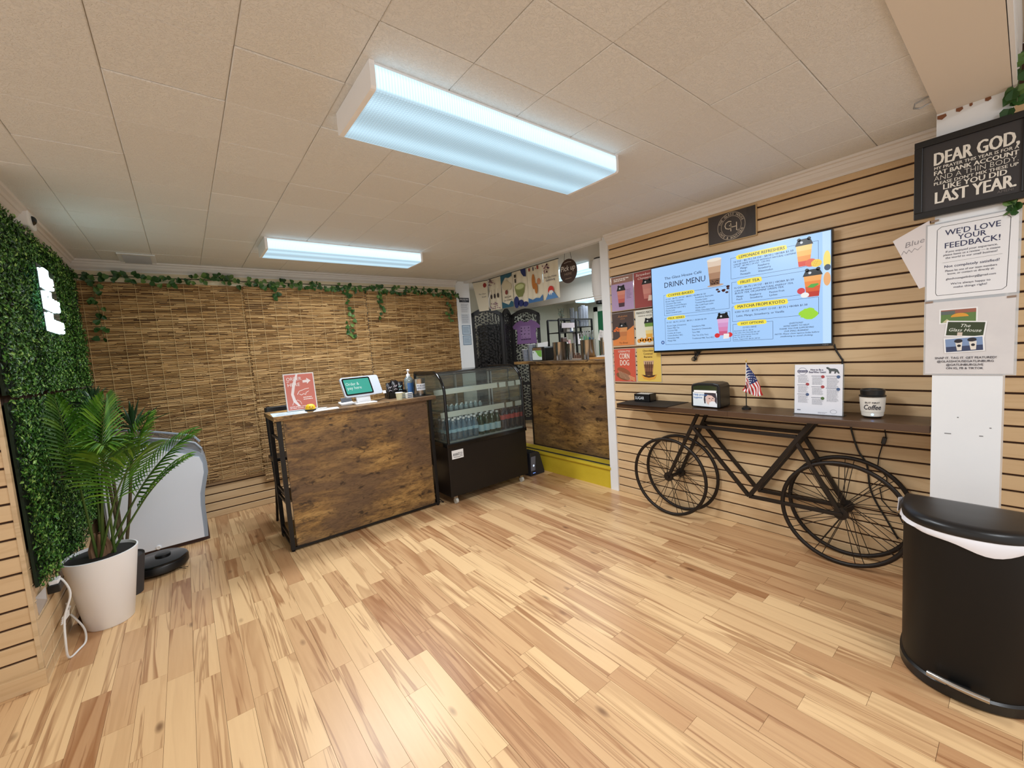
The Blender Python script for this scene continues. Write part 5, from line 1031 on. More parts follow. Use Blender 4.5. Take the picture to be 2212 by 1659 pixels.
sz = thing('sanitizer_bottle', 'clear pump bottle of hand sanitizer with blue label', 'bottle', (1.645, 3.64, KZ)); cl2 = clear('sanitizer_clear', (214, 228, 232), .22, .05, (200, 220, 226))
build('bottle_body', MB().lathe([(.038, 0), (.044, .01), (.044, .135), (.040, .160), (.022, .182), (.016, .186)], 1.645, 3.64, 28, KZ), cl2, sz, smooth=40); build('pump_collar', MB().lathe([(.018, .184), (.018, .204), (.008, .208)], 1.645, 3.64, 20, KZ), WHITEP, sz, smooth=40)
build('pump_head', MB().tube([(1.645, 3.64, KZ+.205), (1.645, 3.64, KZ+.24)], .006, 10).tube([(1.645, 3.64, KZ+.242), (1.640, 3.615, KZ+.246), (1.638, 3.60, KZ+.240)], .006, 8).lathe([(.010, .235), (.010, .25), (0, .253)], 1.645, 3.64, 14, KZ), WHITEP, sz, smooth=40)
m = MB(); o0 = len(m.v)
for i in range(9):
    t = -2.3+1.3*i/8; m.v += [(1.645+.0448*math.cos(t), 3.64+.0448*math.sin(t), KZ+z) for z in (.02, .125)]
m.f += [(2*i, 2*i+2, 2*i+3, 2*i+1) for i in range(8)]; build('label', m, ink(64, 110, 168), sz, smooth=60)
ty = build('counter_tray', MB().box(1.600, 3.44, KZ, 1.772, 3.60, KZ+.006), BLACKP, bevel=.002); tag(ty, 'thin black tray under the tip tin', 'tray')
tt = thing('tip_tin', 'shiny steel tip tin with an appreciation label', 'tin', (1.69, 3.52, KZ+.006)); build('tin_body', MB().lathe([(.053, 0), (.055, .004), (.055, .150), (.0565, .153), (.053, .153), (.052, .006), (0, .006)], 1.69, 3.52, 36, KZ+.006), STEEL, tt, smooth=40)
m = MB(); tm = MB(); aa = -2.45
for i in range(13):
    t = aa+1.75*i/12; m.v += [(1.69+.0562*math.cos(t), 3.52+.0562*math.sin(t), KZ+z) for z in (.055, .115)]
m.f += [(2*i, 2*i+2, 2*i+3, 2*i+1) for i in range(12)]; lb_ = build('label', m, ink(228, 232, 238), tt, smooth=60)
for s, z, h in (('TIPS ARE ALWAYS', .089, .016), ('APPRECIATED!', .066, .016)):
    vs, fs = glyphs(s, .015, 0); x0 = min(x for x, y in vs); x1 = max(x for x, y in vs); tm.add([(1.69+.0572*math.cos(t), 3.52+.0572*math.sin(t), KZ+z+y*h/CAP) for x, y in vs for t in [aa+.06+1.63*(x-x0)/(x1-x0)]], fs)
build('lettering', tm, ink(40, 60, 92), lb_)
# black chair behind the counter
ch = thing('folding_chair', 'black folding chair behind the order counter', 'chair', (.66, 4.12, 0)); build('backrest', MB().obox((.66, 4.10, .985), (.14, .0, 0), (0, .008, .06), (0, .014, 0)), BLACKP, ch, bevel=.008); build('seat', MB().box(.50, 3.88, .60, .82, 4.12, .63), BLACKP, ch, bevel=.008)
for x in (.52, .80):
    build('leg', MB().tube([(x, 4.10, 1.04), (x, 4.05, .6), (x, 3.90, .012)], .011, 8), BLACKM, ch, smooth=50); build('leg', MB().tube([(x, 3.90, .6), (x, 4.18, .012)], .011, 8), BLACKM, ch, smooth=50)
# appliance beside the case
ap = thing('floor_heater', 'black wedge shaped floor appliance with a lit grey front', 'appliance', (2.94, 3.45, 0)); f = FW(3.36)
build('body', MB().prism(f, [(2.84, .0), (3.045, .0), (3.045, .03), (2.985, .245), (2.95, .262), (2.84, .262)], -.20, 0), M('appliance_dark', (34, 37, 46), .35), ap, bevel=.006); build('front_panel', MB().prism(f, [(2.845, .06), (2.905, .06), (2.92, .215), (2.855, .215)], 0, .003), M('appliance_grey', (104, 108, 122), .35), ap)
build('button', MB().ell(f, 2.885, .115, .012, .012, .004), glow(214, 226, 240, 1), ap); build('status_light', MB().rect(f, 2.868, .03, 2.905, .036, .004), glow(120, 160, 250, 1.2), ap)
for k in range(4): build('vent_slot', MB().box(2.85, 3.38+.035*k, .258, 2.94, 3.40+.035*k, .266), BLACKG, ap)
cable('case_cord', 'black cord looping on the floor beside the display case', [(1.80, 3.55, .08), (1.775, 3.48, .03), (1.79, 3.42, .005), (1.765, 3.50, .005), (1.77, 3.62, .005)], .004, BLACKP)

# ================================================================ kitchen side: pick up counter and what stands on it
pc = thing('pickup_counter', 'rustic brown pick up counter on the raised kitchen floor', 'counter', (3.45, 3.2, .21)); XP = 3.292
build('front_panel', MB().box(XP, 2.475, .2155, XP+.02, 3.775, 1.208), RUST, pc); build('countertop', MB().box(3.248, 2.475, 1.208, 3.66, 4.03, 1.240), RUST, pc, bevel=.002); build('frame_post', MB().box(XP-.004, 3.775, .2155, XP+.024, 3.80, 1.208), BLACKM, pc); build('bottom_rail', MB().box(XP-.004, 2.475, .2155, XP+.024, 3.80, .2235), BLACKM, pc)
for y in (2.50, 3.77): build('rear_post', MB().box(3.60, y-.014, .21, 3.628, y+.014, 1.208), BLACKM, pc)
CZ = 1.24
clr = clear('cup_plastic', (226, 230, 238), .28, .12, (200, 206, 218))
cA = thing('plastic_cup', 'short frosted plastic cup on the pick up counter', 'cup', (3.40, 3.965, CZ)); build('cup_wall', MB().lathe([(.036, 0), (.052, .145), (.050, .145), (.034, .004), (0, .004)], 3.40, 3.965, 24, CZ), clr, cA, smooth=40); build('cup_rim', MB().lathe([(.051, .143), (.054, .146), (.051, .149)], 3.40, 3.965, 24, CZ), WHITEP, cA)
cBp = thing('plastic_cup', 'tall frosted plastic cup beside the green napkin box', 'cup', (3.40, 3.85, CZ)); build('cup_wall', MB().lathe([(.037, 0), (.055, .205), (.053, .205), (.035, .004), (0, .004)], 3.40, 3.85, 24, CZ), clr, cBp, smooth=40); build('cup_rim', MB().lathe([(.054, .203), (.057, .206), (.054, .209)], 3.40, 3.85, 24, CZ), WHITEP, cBp)
nb = thing('napkin_box', 'black napkin dispenser with a green leaf advert and raised napkin', 'dispenser', (3.42, 3.69, CZ)); f = RW(3.36, 3.80, CZ)
build('housing', MB().prism(f, [(0, 0), (.225, 0), (.23, .01), (.228, .15), (.21, .165), (.015, .165), (0, .15)], -.15, 0), BLACKP, nb, bevel=.006); cd = build('advert_card', MB().prism(f, [(.006, .010), (.172, .010), (.172, .125), (.006, .125)], 0, .002), ink(220, 232, 228), nb); build('printed_leaf', MB().poly(f, [(.055, .124), (.171, .124), (.171, .045), (.13, .05), (.10, .07), (.085, .095)], .003), ink(122, 182, 74), cd); m = MB(); lines(m, f, .012, .04, .1, 2, .01, .003, .2, 3); m.rect(f, .014, .095, .03, .11, .003); build('print', m, ink(90, 110, 110), cd)
build('bracket', MB().prism(f, [(.008, .128), (.172, .128), (.165, .158), (.02, .158)], 0, .003), CHROME, nb); build('napkin', MB().prism(Fr(f.o, f.U, (.1, 0, .99), f.N), [(.03, .162), (.205, .162), (.205, .225), (.026, .215)], -.06, -.055), WHITEP, nb)
def can(y, x, r, h, label, group='steel canisters on the pick up counter'):
    t = thing('steel_canister', label, 'canister', (x, y, CZ), group); build('canister_wall', MB().lathe([(r*.93, 0), (r*.95, .004), (r, h), (r*1.02, h+.002), (r*.97, h+.002), (r*.92, .006), (0, .006)], x, y, 36, CZ), STEEL, t, smooth=40); return t
can(3.39, 3.43, .085, .205, 'empty polished steel canister next to the napkin box'); can(3.275, 3.50, .05, .18, 'narrow steel canister tucked behind the empty one'); can(2.965, 3.43, .082, .205, 'polished steel canister full of wrapped straws'); can(2.74, 3.43, .05, .215, 'steel canister holding a paper tag beside the white trim')
r_ = random.Random(11); scol = [ink(96, 168, 84), ink(84, 150, 206), ink(222, 230, 232), ink(70, 120, 190), ink(130, 190, 120)]
for k in range(26):
    a = r_.uniform(0, 6.28); q = r_.uniform(.01, .062); x, y = 3.43+q*math.cos(a), 2.965+q*math.sin(a); tx_, ty_ = x+.35*(x-3.43), y+.35*(y-2.965); top = CZ+r_.uniform(.27, .315)
    s_ = thing('straw', 'paper wrapped coloured straw in the steel canister', 'straw', (x, y, CZ+.01), 'wrapped straws'); build('straw_tube', MB().tube([(x, y, CZ+.01), (x*.3+tx_*.7, y*.3+ty_*.7, top-.045)], .0048, 6), scol[k % 5], s_); build('wrapper_tip', MB().tube([(x*.3+tx_*.7, y*.3+ty_*.7, top-.045), (tx_, ty_, top)], .0052, 6), clear('straw_wrap%d' % k, (230, 238, 236), .5, .1), s_)
tg = thing('paper_tag', 'white paper slip standing in the end canister', 'paper', (3.42, 2.74, CZ+.18)); build('tag_sheet', MB().prism(RW(3.385, 2.79, CZ+.17), [(0, .03), (.07, 0), (.10, .11), (.03, .13)], 0, .001), WHITEP, tg); m = MB(); lines(m, RW(3.384, 2.79, CZ+.17), .025, .10, .07, 4, .016, .004, .3, 9); build('print', m, ink(120, 120, 124), tg)
for k in range(4): o = build('wooden_stirrer', MB().obox((3.46, 2.715+.016*k, CZ+.19), (.001, 0, 0), (0, .004, 0), (0, .004*(k-1), .09)), M('stirrer_wood', (214, 176, 120), .6)); tag(o, 'wooden stirrer standing in the end canister', 'stirrer', 'wooden stirrers')
bd_ = build('wooden_board', MB().box(3.33, 2.53, CZ, 3.55, 2.87, CZ+.022), wood('board_orange', (214, 156, 88), (196, 136, 72), (170, 110, 56), (40, 4, 40))); tag(bd_, 'small wooden board under white cards on the pick up counter', 'board')
cdk = thing('card_stack', 'stack of white cards on the wooden board', 'card', (3.42, 2.70, CZ+.022))
for k in range(4): build('card', MB().box(3.36+.002*k, 2.56+.003*k, CZ+.022+.003*k, 3.45, 2.80-.004*k, CZ+.0248+.003*k), WHITEP, cdk)
fr_ = thing('display_tray', 'framed tray with brown trinkets between the steel canisters', 'tray', (3.48, 3.14, CZ)); build('tray_frame', MB().box(3.46, 3.05, CZ, 3.50, 3.235, CZ+.010).box(3.49, 3.05, CZ, 3.50, 3.06, CZ+.12).box(3.49, 3.225, CZ, 3.50, 3.235, CZ+.12), M('tray_pale', (190, 170, 150), .5), fr_)
for k in range(5): build('trinket', MB().lathe([(.012, 0), (.014, .03), (.006, .045), (.010, .055), (0, .065)], 3.478, 3.072+.034*k, 10, CZ+.010), M('trinket_brown', (120, 84, 64), .5), fr_, smooth=50)
# coffee machine parts right of the straws
cm_ = thing('black_grinder', 'dark coffee grinder with a steel rim by the white trim', 'grinder', (3.95, 2.95, .21)); build('grinder_stand', MB().box(3.85, 2.80, .21, 4.10, 3.12, 1.10), BLACKM, cm_); build('grinder_body', MB().lathe([(.08, 0), (.085, .20), (.06, .26), (.11, .36), (.12, .42)], 3.96, 2.98, 24, 1.10), BLACKP, cm_, smooth=40); build('steel_rim', MB().lathe([(.122, .41), (.13, .425), (.122, .45), (.10, .45)], 3.96, 2.98, 24, 1.10), STEEL, cm_, smooth=50); build('lever', MB().tube([(3.85, 2.98, 1.35), (3.80, 2.95, 1.25), (3.80, 2.93, 1.22)], .008, 8), CHROME, cm_, smooth=50)
# back worktop and black wire shelf
bc2 = thing('tall_cabinet', 'dark tall cabinet standing behind the folding screen', 'cabinet', (3.62, 5.22, .21)); build('cabinet_body', MB().box(3.64, 5.10, .21, 4.06, 5.36, 1.80), BLACKP, bc2, bevel=.004); build('cabinet_door', MB().box(3.65, 5.088, .25, 4.05, 5.10, 1.76), BLACKM, bc2, bevel=.003)
lc2 = thing('low_cabinet', 'dark low cabinet behind the folding screen next to the tall one', 'cabinet', (3.40, 5.22, .21)); build('cabinet_body', MB().box(3.20, 5.10, .21, 3.62, 5.36, 1.30), BLACKP, lc2, bevel=.004); build('cabinet_door', MB().box(3.21, 5.088, .25, 3.61, 5.10, 1.26), BLACKM, lc2, bevel=.003)
bw = thing('back_worktop', 'low worktop at the back of the kitchen', 'worktop', (4.75, 4.45, .21)); build('cabinet', MB().box(4.40, 4.22, .21, 5.5, 4.72, 1.08), WHITE, bw); build('top', MB().box(4.38, 4.20, 1.08, 5.52, 4.74, 1.11), BLACKP, bw)
sh_ = thing('wire_shelf', 'black metal tiered shelf on the back worktop', 'shelf', (4.7, 4.45, 1.11))
for x in (4.42, 4.79, 5.16):
    for y in (4.36, 4.60): build('post', MB().box(x-.012, y-.012, 1.11, x+.012, y+.012, 1.80), BLACKM, sh_)
for z, x0, x1 in ((1.40, 4.42, 5.16), (1.60, 4.42, 5.16), (1.80, 4.42, 4.79), (1.795, 4.79, 5.16), (1.68, 4.79, 5.16)):
    if z in (1.40, 1.60, 1.68): build('shelf_board', MB().box(x0, 4.36, z-.008, x1, 4.60, z+.006), BLACKM, sh_)
    else: build('top_rail', MB().box(x0, 4.35, z-.01, x1, 4.37, z+.01).box(x0, 4.59, z-.01, x1, 4.61, z+.01), BLACKM, sh_)
WP = ink(212, 204, 206)
for k, (x, y, z, w_, h, mt, lb) in enumerate(((4.62, 4.40, 1.606, .07, .10, M('jar_grey', (150, 144, 136), .5), 'grey tub on the upper tier of the black shelf'), (4.53, 4.40, 1.406, .09, .12, M('jar_brown', (96, 70, 62), .4), 'brown tub on the middle tier of the black shelf'), (4.86, 4.40, 1.406, .13, .085, WP, 'pale pink carton on the middle tier'), (4.84, 4.42, 1.4915, .06, .10, WP, 'narrow pale pink carton stacked on another carton'), (4.63, 4.40, 1.406, .05, .08, M('tub_pink', (206, 164, 166), .5), 'small pink tub on the middle tier'), (4.98, 4.40, 1.406, .09, .16, M('tub_grey2', (150, 142, 138), .4), 'grey canister at the right of the pink carton'), (4.62, 4.40, 1.11, .14, .18, M('tub_dark', (90, 74, 70), .5), 'dark box on the worktop under the black shelf'), (4.80, 4.41, 1.11, .12, .13, M('paper_white2', (206, 200, 196), .6), 'white bag on the worktop under the black shelf'))):
    t = thing('storage_tub', lb, 'container', (x, y, z)); build('tub_body', MB().box(x-w_/2, y-.04, z, x+w_/2, y+.04, z+h), mt, t, bevel=.006); build('tub_lid', MB().box(x-w_/2-.003, y-.043, z+h*.86, x+w_/2+.003, y+.043, z+h*.93), ink(120, 112, 112) if k % 2 else ink(200, 196, 190), t)
bn = thing('shelf_banner', 'pale strip of lettering hung in front of the black shelf', 'banner', (4.56, 4.33, 1.62)); f = FW(4.335, 4.45, 1.665); build('strip', MB().prism(f, [(0, 0), (.28, .0), (.28, .075), (0, .075)], 0, .002), ink(198, 186, 190), bn); m = MB(); lines(m, f, .02, .025, .26, 1, .03, .026, .05, 12); build('lettering', m, ink(56, 48, 56), bn)
bp = thing('bamboo_sprig', 'vase of thin dark twigs on top of the black shelf', 'plant', (4.60, 4.48, 1.606)); build('vase', MB().lathe([(.03, 0), (.035, .06), (.018, .12), (.02, .14)], 4.60, 4.48, 16, 1.606), BLACKP, bp, smooth=50); r_ = random.Random(8)
for k in range(6):
    a = r_.uniform(-.12, .14); t = MB().tube([(4.60, 4.48, 1.74), (4.60+a*.5, 4.48, 1.85), (4.60+a, 4.48, 1.93+r_.uniform(-.03, .05))], .003, 5); build('twig', t, M('twig_dark', (60, 58, 40), .7), bp); m = MB()
    for q in range(4):
        p = Vector((4.60+a*(.6+.13*q), 4.475, 1.86+.03*q)); d = Vector((r_.uniform(-.04, .05), 0, r_.uniform(-.01, .03))); m.add([p, p+d*.5+Vector((0, 0, .007)), p+d, p+d*.5-Vector((0, 0, .007))], [(0, 1, 2, 3)])
    build('twig_leaf', m, YUCCA, bp)
def stack(x, y, z, r, h, label):
    t = thing('cup_stack', label, 'cup stack', (x, y, z), 'stacks of clear cups'); pr = []; k = int(h/.028)
    for i in range(k): pr += [(r*.90, i*h/k), (r, i*h/k+h/k*.85), (r*1.06, i*h/k+h/k*.88), (r*1.06, (i+1)*h/k-.001)]
    build('nested_cups', MB().lathe(pr, x, y, 16, z), clr, t, smooth=30)
for k, (x, y, h, lb) in enumerate(((4.80, 4.44, .40, 'thin stack of clear cups on the shelf, second tallest'), (4.87, 4.44, .33, 'short stack of clear cups between taller stacks'), (4.965, 4.42, .43, 'wide stack of clear cups, left of the tall group'), (5.035, 4.42, .46, 'tall stack of clear cups in the middle of the group'), (5.105, 4.42, .44, 'stack of clear cups at the shelf end'))): stack(x, y, 1.686, .036, h*.72, lb)
bkx = thing('blue_carton', 'blue and white carton on the black shelf', 'carton', (4.70, 4.44, 1.606)); build('carton', MB().box(4.66, 4.38, 1.606, 4.74, 4.46, 1.72), ink(84, 100, 132), bkx, bevel=.002); build('carton_side', MB().box(4.70, 4.376, 1.62, 4.742, 4.381, 1.71), WHITEP, bkx)
wbk = thing('navy_bottle', 'dark navy bottle on the worktop beside the folding screen', 'bottle', (4.46, 4.27, 1.11)); build('bottle_body', MB().lathe([(.04, 0), (.042, .20), (.03, .26), (.022, .30)], 4.46, 4.27, 20, 1.11), M('navy_plastic', (30, 36, 62), .35), wbk, smooth=40); build('bottle_cap', MB().lathe([(.024, .30), (.024, .34), (0, .345)], 4.46, 4.27, 20, 1.11), WHITEP, wbk)
ps2 = thing('wall_picture', 'tiny dark framed picture on the kitchen end wall', 'picture', (4.95, 5.40, 1.86)); build('frame', MB().box(4.93, 5.385, 1.88, 5.0, 5.399, 1.98), ink(60, 40, 44), ps2); build('picture', MB().box(4.94, 5.384, 1.89, 4.99, 5.386, 1.97), ink(120, 90, 96), ps2)

# ---- carved folding screen with the purple shirt
SP = [(3.20, 4.86), (3.70, 4.78), (4.07, 5.05), (4.36, 4.70)]
fs_ = thing('folding_screen', 'dark carved folding screen with arched panels', 'screen', (3.7, 4.85, .21)); SCM = M('screen_black_wood', (27, 24, 25), .5)
for k in range(3):
    a, b = Vector((*SP[k], .21)), Vector((*SP[k+1], .21)); U = (b-a).normalized(); Wd = (b-a).length-.012; N = Vector((U.y, -U.x, 0)); f = Fr(a+U*.006, U, (0, 0, 1), N); m = MB(); T = .012
    top = lambda u: 1.72+.085*math.sin(math.pi*u/Wd)
    fw = .042
    m.prism(f, [(0, .0), (fw, .0), (fw, top(fw)), (0, top(0))], -T, T); m.prism(f, [(Wd-fw, 0), (Wd, 0), (Wd, top(Wd)), (Wd-fw, top(Wd-fw))], -T, T)
    for z0, z1 in ((.06, .11), (.62, .665)): m.prism(f, [(fw, z0), (Wd-fw, z0), (Wd-fw, z1), (fw, z1)], -T, T)
    for i in range(8):
        u0, u1 = Wd*i/8, Wd*(i+1)/8; m.prism(f, [(u0, top(u0)-.06), (u1, top(u1)-.06), (u1, top(u1)), (u0, top(u0))], -T, T)
    pnl = build('screen_panel', m, SCM, fs_, recalc=False)
    # pierced carving: a tree of branches with leaf loops between
    r_ = random.Random(40+k); lm = MB()
    for z0, z1 in ((.11, .62), (.665, 1.72)):
        cz0 = z0; ncol = 9; nrow = int((z1-z0)/.045)
        for i in range(nrow+1):
            for j in range(ncol+1):
                u = fw+(Wd-2*fw)*j/ncol; u += r_.uniform(-.009, .009); v = z0+(z1-z0)*i/nrow+(.02 if j % 2 else 0)+r_.uniform(-.009, .009)
                if v > top(u)-.05: continue
                ang = (j-ncol/2)*.30+r_.uniform(-.5, .5); s = r_.uniform(.018, .026)
                for t in (ang+.75, ang-.75, ang+math.pi*.5+.2):
                    e = (u+s*1.25*math.sin(t), v+s*1.25*math.cos(t)); e = (min(max(e[0], fw), Wd-fw), e[1]); lm.prism(f, [(u-.009, v), (u+.009, v-.003), (e[0]+.008, e[1]+.003), (e[0]-.008, e[1]+.005)], -.004, .004)
                if r_.random() < .55: lm.prism(f, [(u+.010*math.cos(q*1.05+ang), v+.020+.012*math.sin(q*1.05+ang)) for q in range(6)], -.004, .004)
    l_ = build('pierced_carving', lm, SCM, pnl, recalc=False); l_['kind'] = 'stuff'
U = (Vector(SP[3])-Vector(SP[2])).normalized(); N = Vector((U.y, -U.x, 0)); ts = thing('purple_shirt', 'purple printed shirt hung on the folding screen', 'shirt', (4.18, 4.85, 1.45))
f = Fr(Vector((*SP[2], 0))+Vector((U.x, U.y, 0))*.01+N*.05, (U.x, U.y, 0), (0, 0, 1), N)
sil = [(.045, 1.470), (.385, 1.470), (.372, 1.62), (.385, 1.70), (.445, 1.70), (.452, 1.735), (.385, 1.800), (.300, 1.835), (.250, 1.805), (.185, 1.805), (.130, 1.835), (.045, 1.800), (-.015, 1.745), (.005, 1.70), (.055, 1.70), (.062, 1.62)]
sil = [(u*.92+.03, v) for u, v in sil]
build('shirt_cloth', MB().prism(f, sil, -.004, .010), M('shirt_purple', (132, 96, 146), .85), ts, bevel=.004); m = MB(); r_ = random.Random(5)
for i in range(3):
    for j in range(4): m.poly(f, [(.155+.055*i+r_.uniform(-.016, .016), 1.575+.045*j+r_.uniform(-.016, .016)) for q in range(6)], .0115)
m2 = MB(); m2.rect(f, .14, 1.555, .295, 1.745, .0108); build('print_ground', m2, ink(150, 116, 162), ts); lines(m, Fr(f.P(0, 0, .0105), f.U, f.V, f.N), .14, 1.530, .295, 1, .02, .018, .03, 21); build('shirt_print', m, ink(70, 44, 84), ts)
hg = thing('hanger', 'thin black hanger holding the purple shirt', 'hanger', (4.2, 4.85, 1.82)); build('hanger_wire', MB().tube([f.P(.09, 1.80, .002), f.P(.225, 1.84, .002), f.P(.36, 1.80, .002)], .004, 6).tube([f.P(.225, 1.84, .002), f.P(.225, 1.90, .0), f.P(.225, 1.93, -.06)], .003, 6), BLACKM, hg)

# ---- banners, hanging sign, lantern
def banner(label, y0, y1, z0, z1, x, seed):
    th = thing('cloth_banner', label, 'banner', (x, (y0+y1)/2, z0), 'cloth banners over the pick up counter'); f = RW(x, y0, z0); W, H = y0-y1, z1-z0; m = MB(); k = 14
    for i in range(k+1): m.v += [tuple(f.P(W*i/k, v, .006*math.sin(i*1.1+seed)*(1-v/H*.7))) for v in (0, H*.5, H)]
    for i in range(k): m.f += [(3*i, 3*i+3, 3*i+4, 3*i+1), (3*i+1, 3*i+4, 3*i+5, 3*i+2)]
    c_ = build('cloth', m, M('banner_cloth', (226, 218, 196), .85), th, smooth=60); build('rod', MB().tube([f.P(-.01, H+.004, 0), f.P(W+.01, H+.004, 0)], .004, 6), BLACKM, th)
    return c_, Fr(f.P(0, 0, .008), f.U, f.V, f.N), W, H
def pr(c_, m, col, nm='print'): build(nm, m, ink(*col), c_)
def blossoms(f, W, v0, v1, seed):
    r_ = random.Random(seed); m = MB()
    for k in range(16): u, v = r_.uniform(.01, W*.75), r_.uniform(v0, v1); m.ell(f, u, v, .010, .009, .002, 8)
    for k in range(5): u, v = r_.uniform(.01, W*.5), r_.uniform(v0, v1); m.line(f, [(u, v), (u+.05, v+r_.uniform(-.02, .02))], .003, .002)
    return m
BX = 3.20; BZ0, BZ1 = 1.915, 2.316
ys = [3.115, 3.365, 3.62, 3.885, 4.12, 4.385]
def span(i): return ys[i+1]-.006, ys[i]+.004
c_, f, W, H = banner('cloth banner with red sun over a blue mountain', *span(0), BZ0, BZ1, BX, 1); pr(c_, MB().ell(f, W/2, .095, .045, .045, .002), (206, 52, 44), 'printed_sun'); pr(c_, MB().poly(f, [(.03, .0), (W-.01, .0), (W*.60, .092), (W*.42, .092)], .003), (84, 138, 196), 'printed_mountain'); pr(c_, MB().poly(f, [(W*.36, .06), (W*.42, .092), (W*.60, .092), (W*.67, .06), (W*.58, .065), (W*.54, .035), (W*.49, .065), (W*.44, .04)], .004), (240, 240, 240), 'printed_snow'); tm = MB(); tx(tm, f, 'The Glass House', W/2, .228, .020, .19, 'C', .008, d=.003); tx(tm, f, 'Gatlinburg', W/2, .196, .022, .14, 'C', .008, d=.003); pr(c_, tm, (54, 58, 84), 'lettering'); pr(c_, blossoms(f, W*.6, .29, .385, 3), (150, 110, 124), 'printed_blossom')
c_, f, W, H = banner('cloth banner with two corn dogs and flags', *span(1), BZ0, BZ1, BX, 2); pr(c_, MB().ell(f, W*.42, .23, .028, .085, .002).ell(f, W*.58, .15, .024, .06, .0022), (186, 116, 50), 'printed_corn_dog'); pr(c_, MB().ell(f, W*.78, .22, .028, .035, .0025), (196, 134, 96), 'printed_bun'); pr(c_, MB().poly(f, [(0, 0), (W, 0), (W, .07), (W*.8, .035), (W*.55, .045), (W*.3, .03), (0, .06)], .002), (62, 112, 168), 'printed_wave'); pr(c_, MB().rect(f, .03, .355, .055, .39, .002).rect(f, .17, .355, .195, .395, .002), (150, 56, 50), 'printed_flag'); pr(c_, MB().rect(f, .10, .35, .118, .39, .002).rect(f, .145, .36, .155, .375, .002), (50, 60, 90), 'printed_flag')
c_, f, W, H = banner('cloth banner with a green tea bowl', *span(2), BZ0, BZ1, BX, 3); pr(c_, MB().poly(f, [(.03, .21), (.05, .14), (.09, .095), (.16, .095), (.20, .14), (.22, .22), (.125, .19)], .002), (128, 136, 82), 'printed_bowl'); pr(c_, MB().ell(f, .125, .215, .096, .042, .0024), (150, 158, 102), 'printed_bowl_rim'); pr(c_, MB().ell(f, .125, .212, .075, .028, .003), (196, 204, 150), 'printed_tea'); pr(c_, MB().ell(f, .05, .04, .048, .07, .002).ell(f, .13, .02, .05, .04, .002).ell(f, .21, .0, .05, .03, .002).poly(f, [(.15, .4), (.245, .4), (.245, .31), (.20, .32), (.165, .36)], .002), (34, 46, 104), 'printed_cloud'); pr(c_, MB().rect(f, .03, .33, .065, .365, .002).rect(f, .035, .27, .06, .315, .002), (50, 48, 44), 'printed_characters')
c_, f, W, H = banner('cloth banner for mochi ice cream with teal corners', *span(3), BZ0, BZ1, BX, 4); tm = MB(); tx(tm, f, 'MOCHI', W*.55, .115, .022, .12, 'C', .012, d=.003); tx(tm, f, 'Ice Cream', W*.55, .080, .022, .16, 'C', .012, d=.003); pr(c_, tm, (46, 44, 48), 'lettering'); pr(c_, MB().ell(f, W*.42, .27, .07, .06, .002).ell(f, W*.72, .25, .04, .045, .0022), (206, 196, 168), 'printed_mochi'); pr(c_, MB().ell(f, W*.45, .185, .026, .028, .0025), (132, 62, 58), 'printed_filling'); pr(c_, MB().poly(f, [(0, 0), (W, 0), (W, .055), (W*.8, .075), (W*.6, .03), (W*.3, .055), (.0, .08)], .002).poly(f, [(0, .40), (W, .40), (W*.95, .365), (W*.7, .35), (W*.4, .365), (W*.15, .32), (.0, .28)], .002), (46, 96, 116), 'printed_wave')
c_, f, W, H = banner('cloth banner with three hanging lanterns and blossom', *span(4), BZ0, BZ1, BX, 5); m = MB()
for q in range(3): m.ell(f, .05+.07*q, .175, .018, .03, .002); m.line(f, [(.05+.07*q, .2), (.055+.07*q, .26)], .003, .002)
pr(c_, m, (52, 44, 46), 'printed_lantern'); pr(c_, blossoms(f, W*.7, .31, .39, 8), (150, 112, 124), 'printed_blossom'); pr(c_, blossoms(f, W*1.2, .01, .10, 9), (150, 116, 136), 'printed_blossom')
th = thing('cloth_banner', 'cloth banner with a red dot turned sideways at the row end', 'banner', (3.22, 4.55, 1.92), 'cloth banners over the pick up counter'); f = Fr((3.22, 4.42, 1.915), (-.10, .99, 0), (0, 0, 1), (-.99, -.10, 0)); f = Fr((3.14, 4.66, 1.93), (.30, -.95, 0), (0, 0, 1), (-.95, -.30, 0)); c_ = build('cloth', MB().prism(f, [(.08, 0), (.24, .0), (.24, .385), (0, .385)], 0, .002), M('banner_cloth', (226, 218, 196)), th); build('rod', MB().tube([f.P(-.01, .39, 0), f.P(.25, .39, 0)], .004, 6), BLACKM, th); tm = MB(); tx(tm, f, 'The Glass', .09, .215, .016, .12, d=.004); tx(tm, f, 'Gatl', .14, .175, .018, .07, d=.004); pr(c_, tm, (70, 64, 66), 'lettering'); pr(c_, MB().ell(f, .20, .33, .028, .03, .004), (150, 44, 44), 'printed_sun')
rb = thing('ribbon', 'white ribbon hanging from the banners to the screen', 'ribbon', (3.3, 4.50, 2.0)); build('ribbon_strip', MB().tube([(3.20, 4.36, 2.16), (3.20, 4.40, 2.08), (3.24, 4.46, 2.0), (3.28, 4.50, 1.96)], .006, 6), WHITEP, rb)
pk = thing('pickup_sign', 'round dark wooden Pick up here sign hung by wires', 'sign', (3.20, 2.97, 2.04)); f = RW(3.205, 2.985, 2.165)
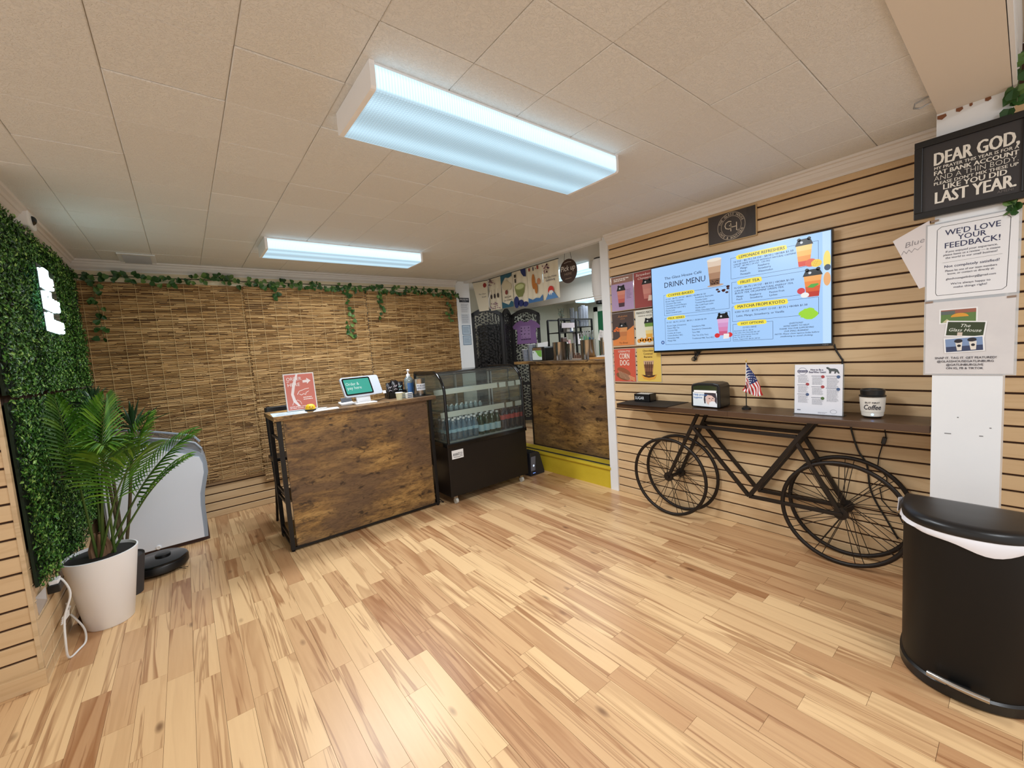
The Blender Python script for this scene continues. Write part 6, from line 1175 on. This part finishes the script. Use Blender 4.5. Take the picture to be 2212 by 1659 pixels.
pz = build('disc', MB().prism(f, [(.120*math.cos(t), .123*math.sin(t)) for t in [2*math.pi*i/40 for i in range(40)]], -.006, 0), wood('sign_dark', (66, 46, 38), (50, 34, 28), (38, 26, 22), (5, 5, 40), .5), pk); tm = MB(); tx(tm, f, 'Pick up', 0, .005, .052, .20, 'C', .004, .2, d=.002); tm.line(f, [(-.05, .085), (0, .092), (.05, .086)], .003, .002); build('script_lettering', tm, ink(232, 224, 214), pz); tm = MB(); tx(tm, f, 'HERE', 0, -.040, .024, .10, 'C', .0, d=.002); lines(tm, f, -.045, -.078, .045, 1, .01, .006, .05, 7); build('small_lettering', tm, ink(166, 146, 128), pz)
for dy in (-.05, .05): build('wire', MB().tube([f.P(dy, .11, -.003), f.P(dy*.8, .185, -.003)], .002, 5), BLACKM, pk)
ln_ = thing('paper_lantern', 'white ribbed paper lantern with black end rings', 'lantern', (3.24, 2.585, 1.78)); pr_ = []
for i in range(17): z = .02+.38*i/16; r0 = .098-.018*abs(i/8-1)**3; pr_ += [(r0, z), (r0-.004, z+.012)]
build('paper_shade', MB().lathe(pr_, 3.24, 2.585, 28, 1.79), M('lantern_paper', (226, 226, 226), .8), ln_, smooth=50)
for z in (1.785, 2.195): build('end_ring', MB().lathe([(.066, 0), (.066, .022), (.06, .022), (.06, 0), (.066, 0)], 3.24, 2.585, 28, z), BLACKP, ln_)
build('cord', MB().tube([(3.24, 2.585, 2.217), (3.24, 2.585, 2.353)], .003, 6), BLACKP, ln_)
# ---- notices on the white post
f = FW(4.7745)
for k, (x0, z0, x1, z1, col, lb) in enumerate(((2.978, 2.075, 3.135, 2.135, (38, 40, 50), 'small black Employees Only sign on the white post'), (2.990, 1.930, 3.125, 2.068, (216, 218, 222), 'white printed notice just under the Employees Only sign'), (2.990, 1.785, 3.125, 1.925, (206, 210, 216), 'second white printed notice on the white post'), (2.990, 1.640, 3.125, 1.770, (176, 192, 206), 'upper blue bordered certificate on the white post'), (2.992, 1.500, 3.125, 1.630, (176, 192, 206), 'lower blue bordered certificate on the white post'))):
    n_ = thing('post_notice', lb, 'notice', ((x0+x1)/2, 4.774, z0)); sh2 = build('sheet', MB().prism(f, [(x0, z0), (x1, z0), (x1, z1), (x0, z1)], 0, .0015), ink(*col), n_); m = MB()
    if k == 0: tx(m, f, 'EMPLOYEES ONLY', (x0+x1)/2, z0+.028, .018, .135, 'C', .01, d=.0025); tx(m, f, 'PAST THIS POINT', (x0+x1)/2, z0+.012, .007, .06, 'C', d=.0025); build('lettering', m, ink(222, 222, 226), sh2)
    elif k < 3: lines(m, Fr(f.P(0, 0, .0012), f.U, f.V, f.N), x0+.012, z1-.02, x1-.012, 9, .013, .004, .2, k); build('print', m, ink(120, 124, 136), sh2)
    else: m.frame(f, x0+.004, z0+.004, x1-.004, z1-.004, .007, .0025); lines(m, Fr(f.P(0, 0, .0012), f.U, f.V, f.N), x0+.02, z1-.035, x1-.02, 5, .016, .004, .2, k); build('print', m, ink(84, 112, 140), sh2)
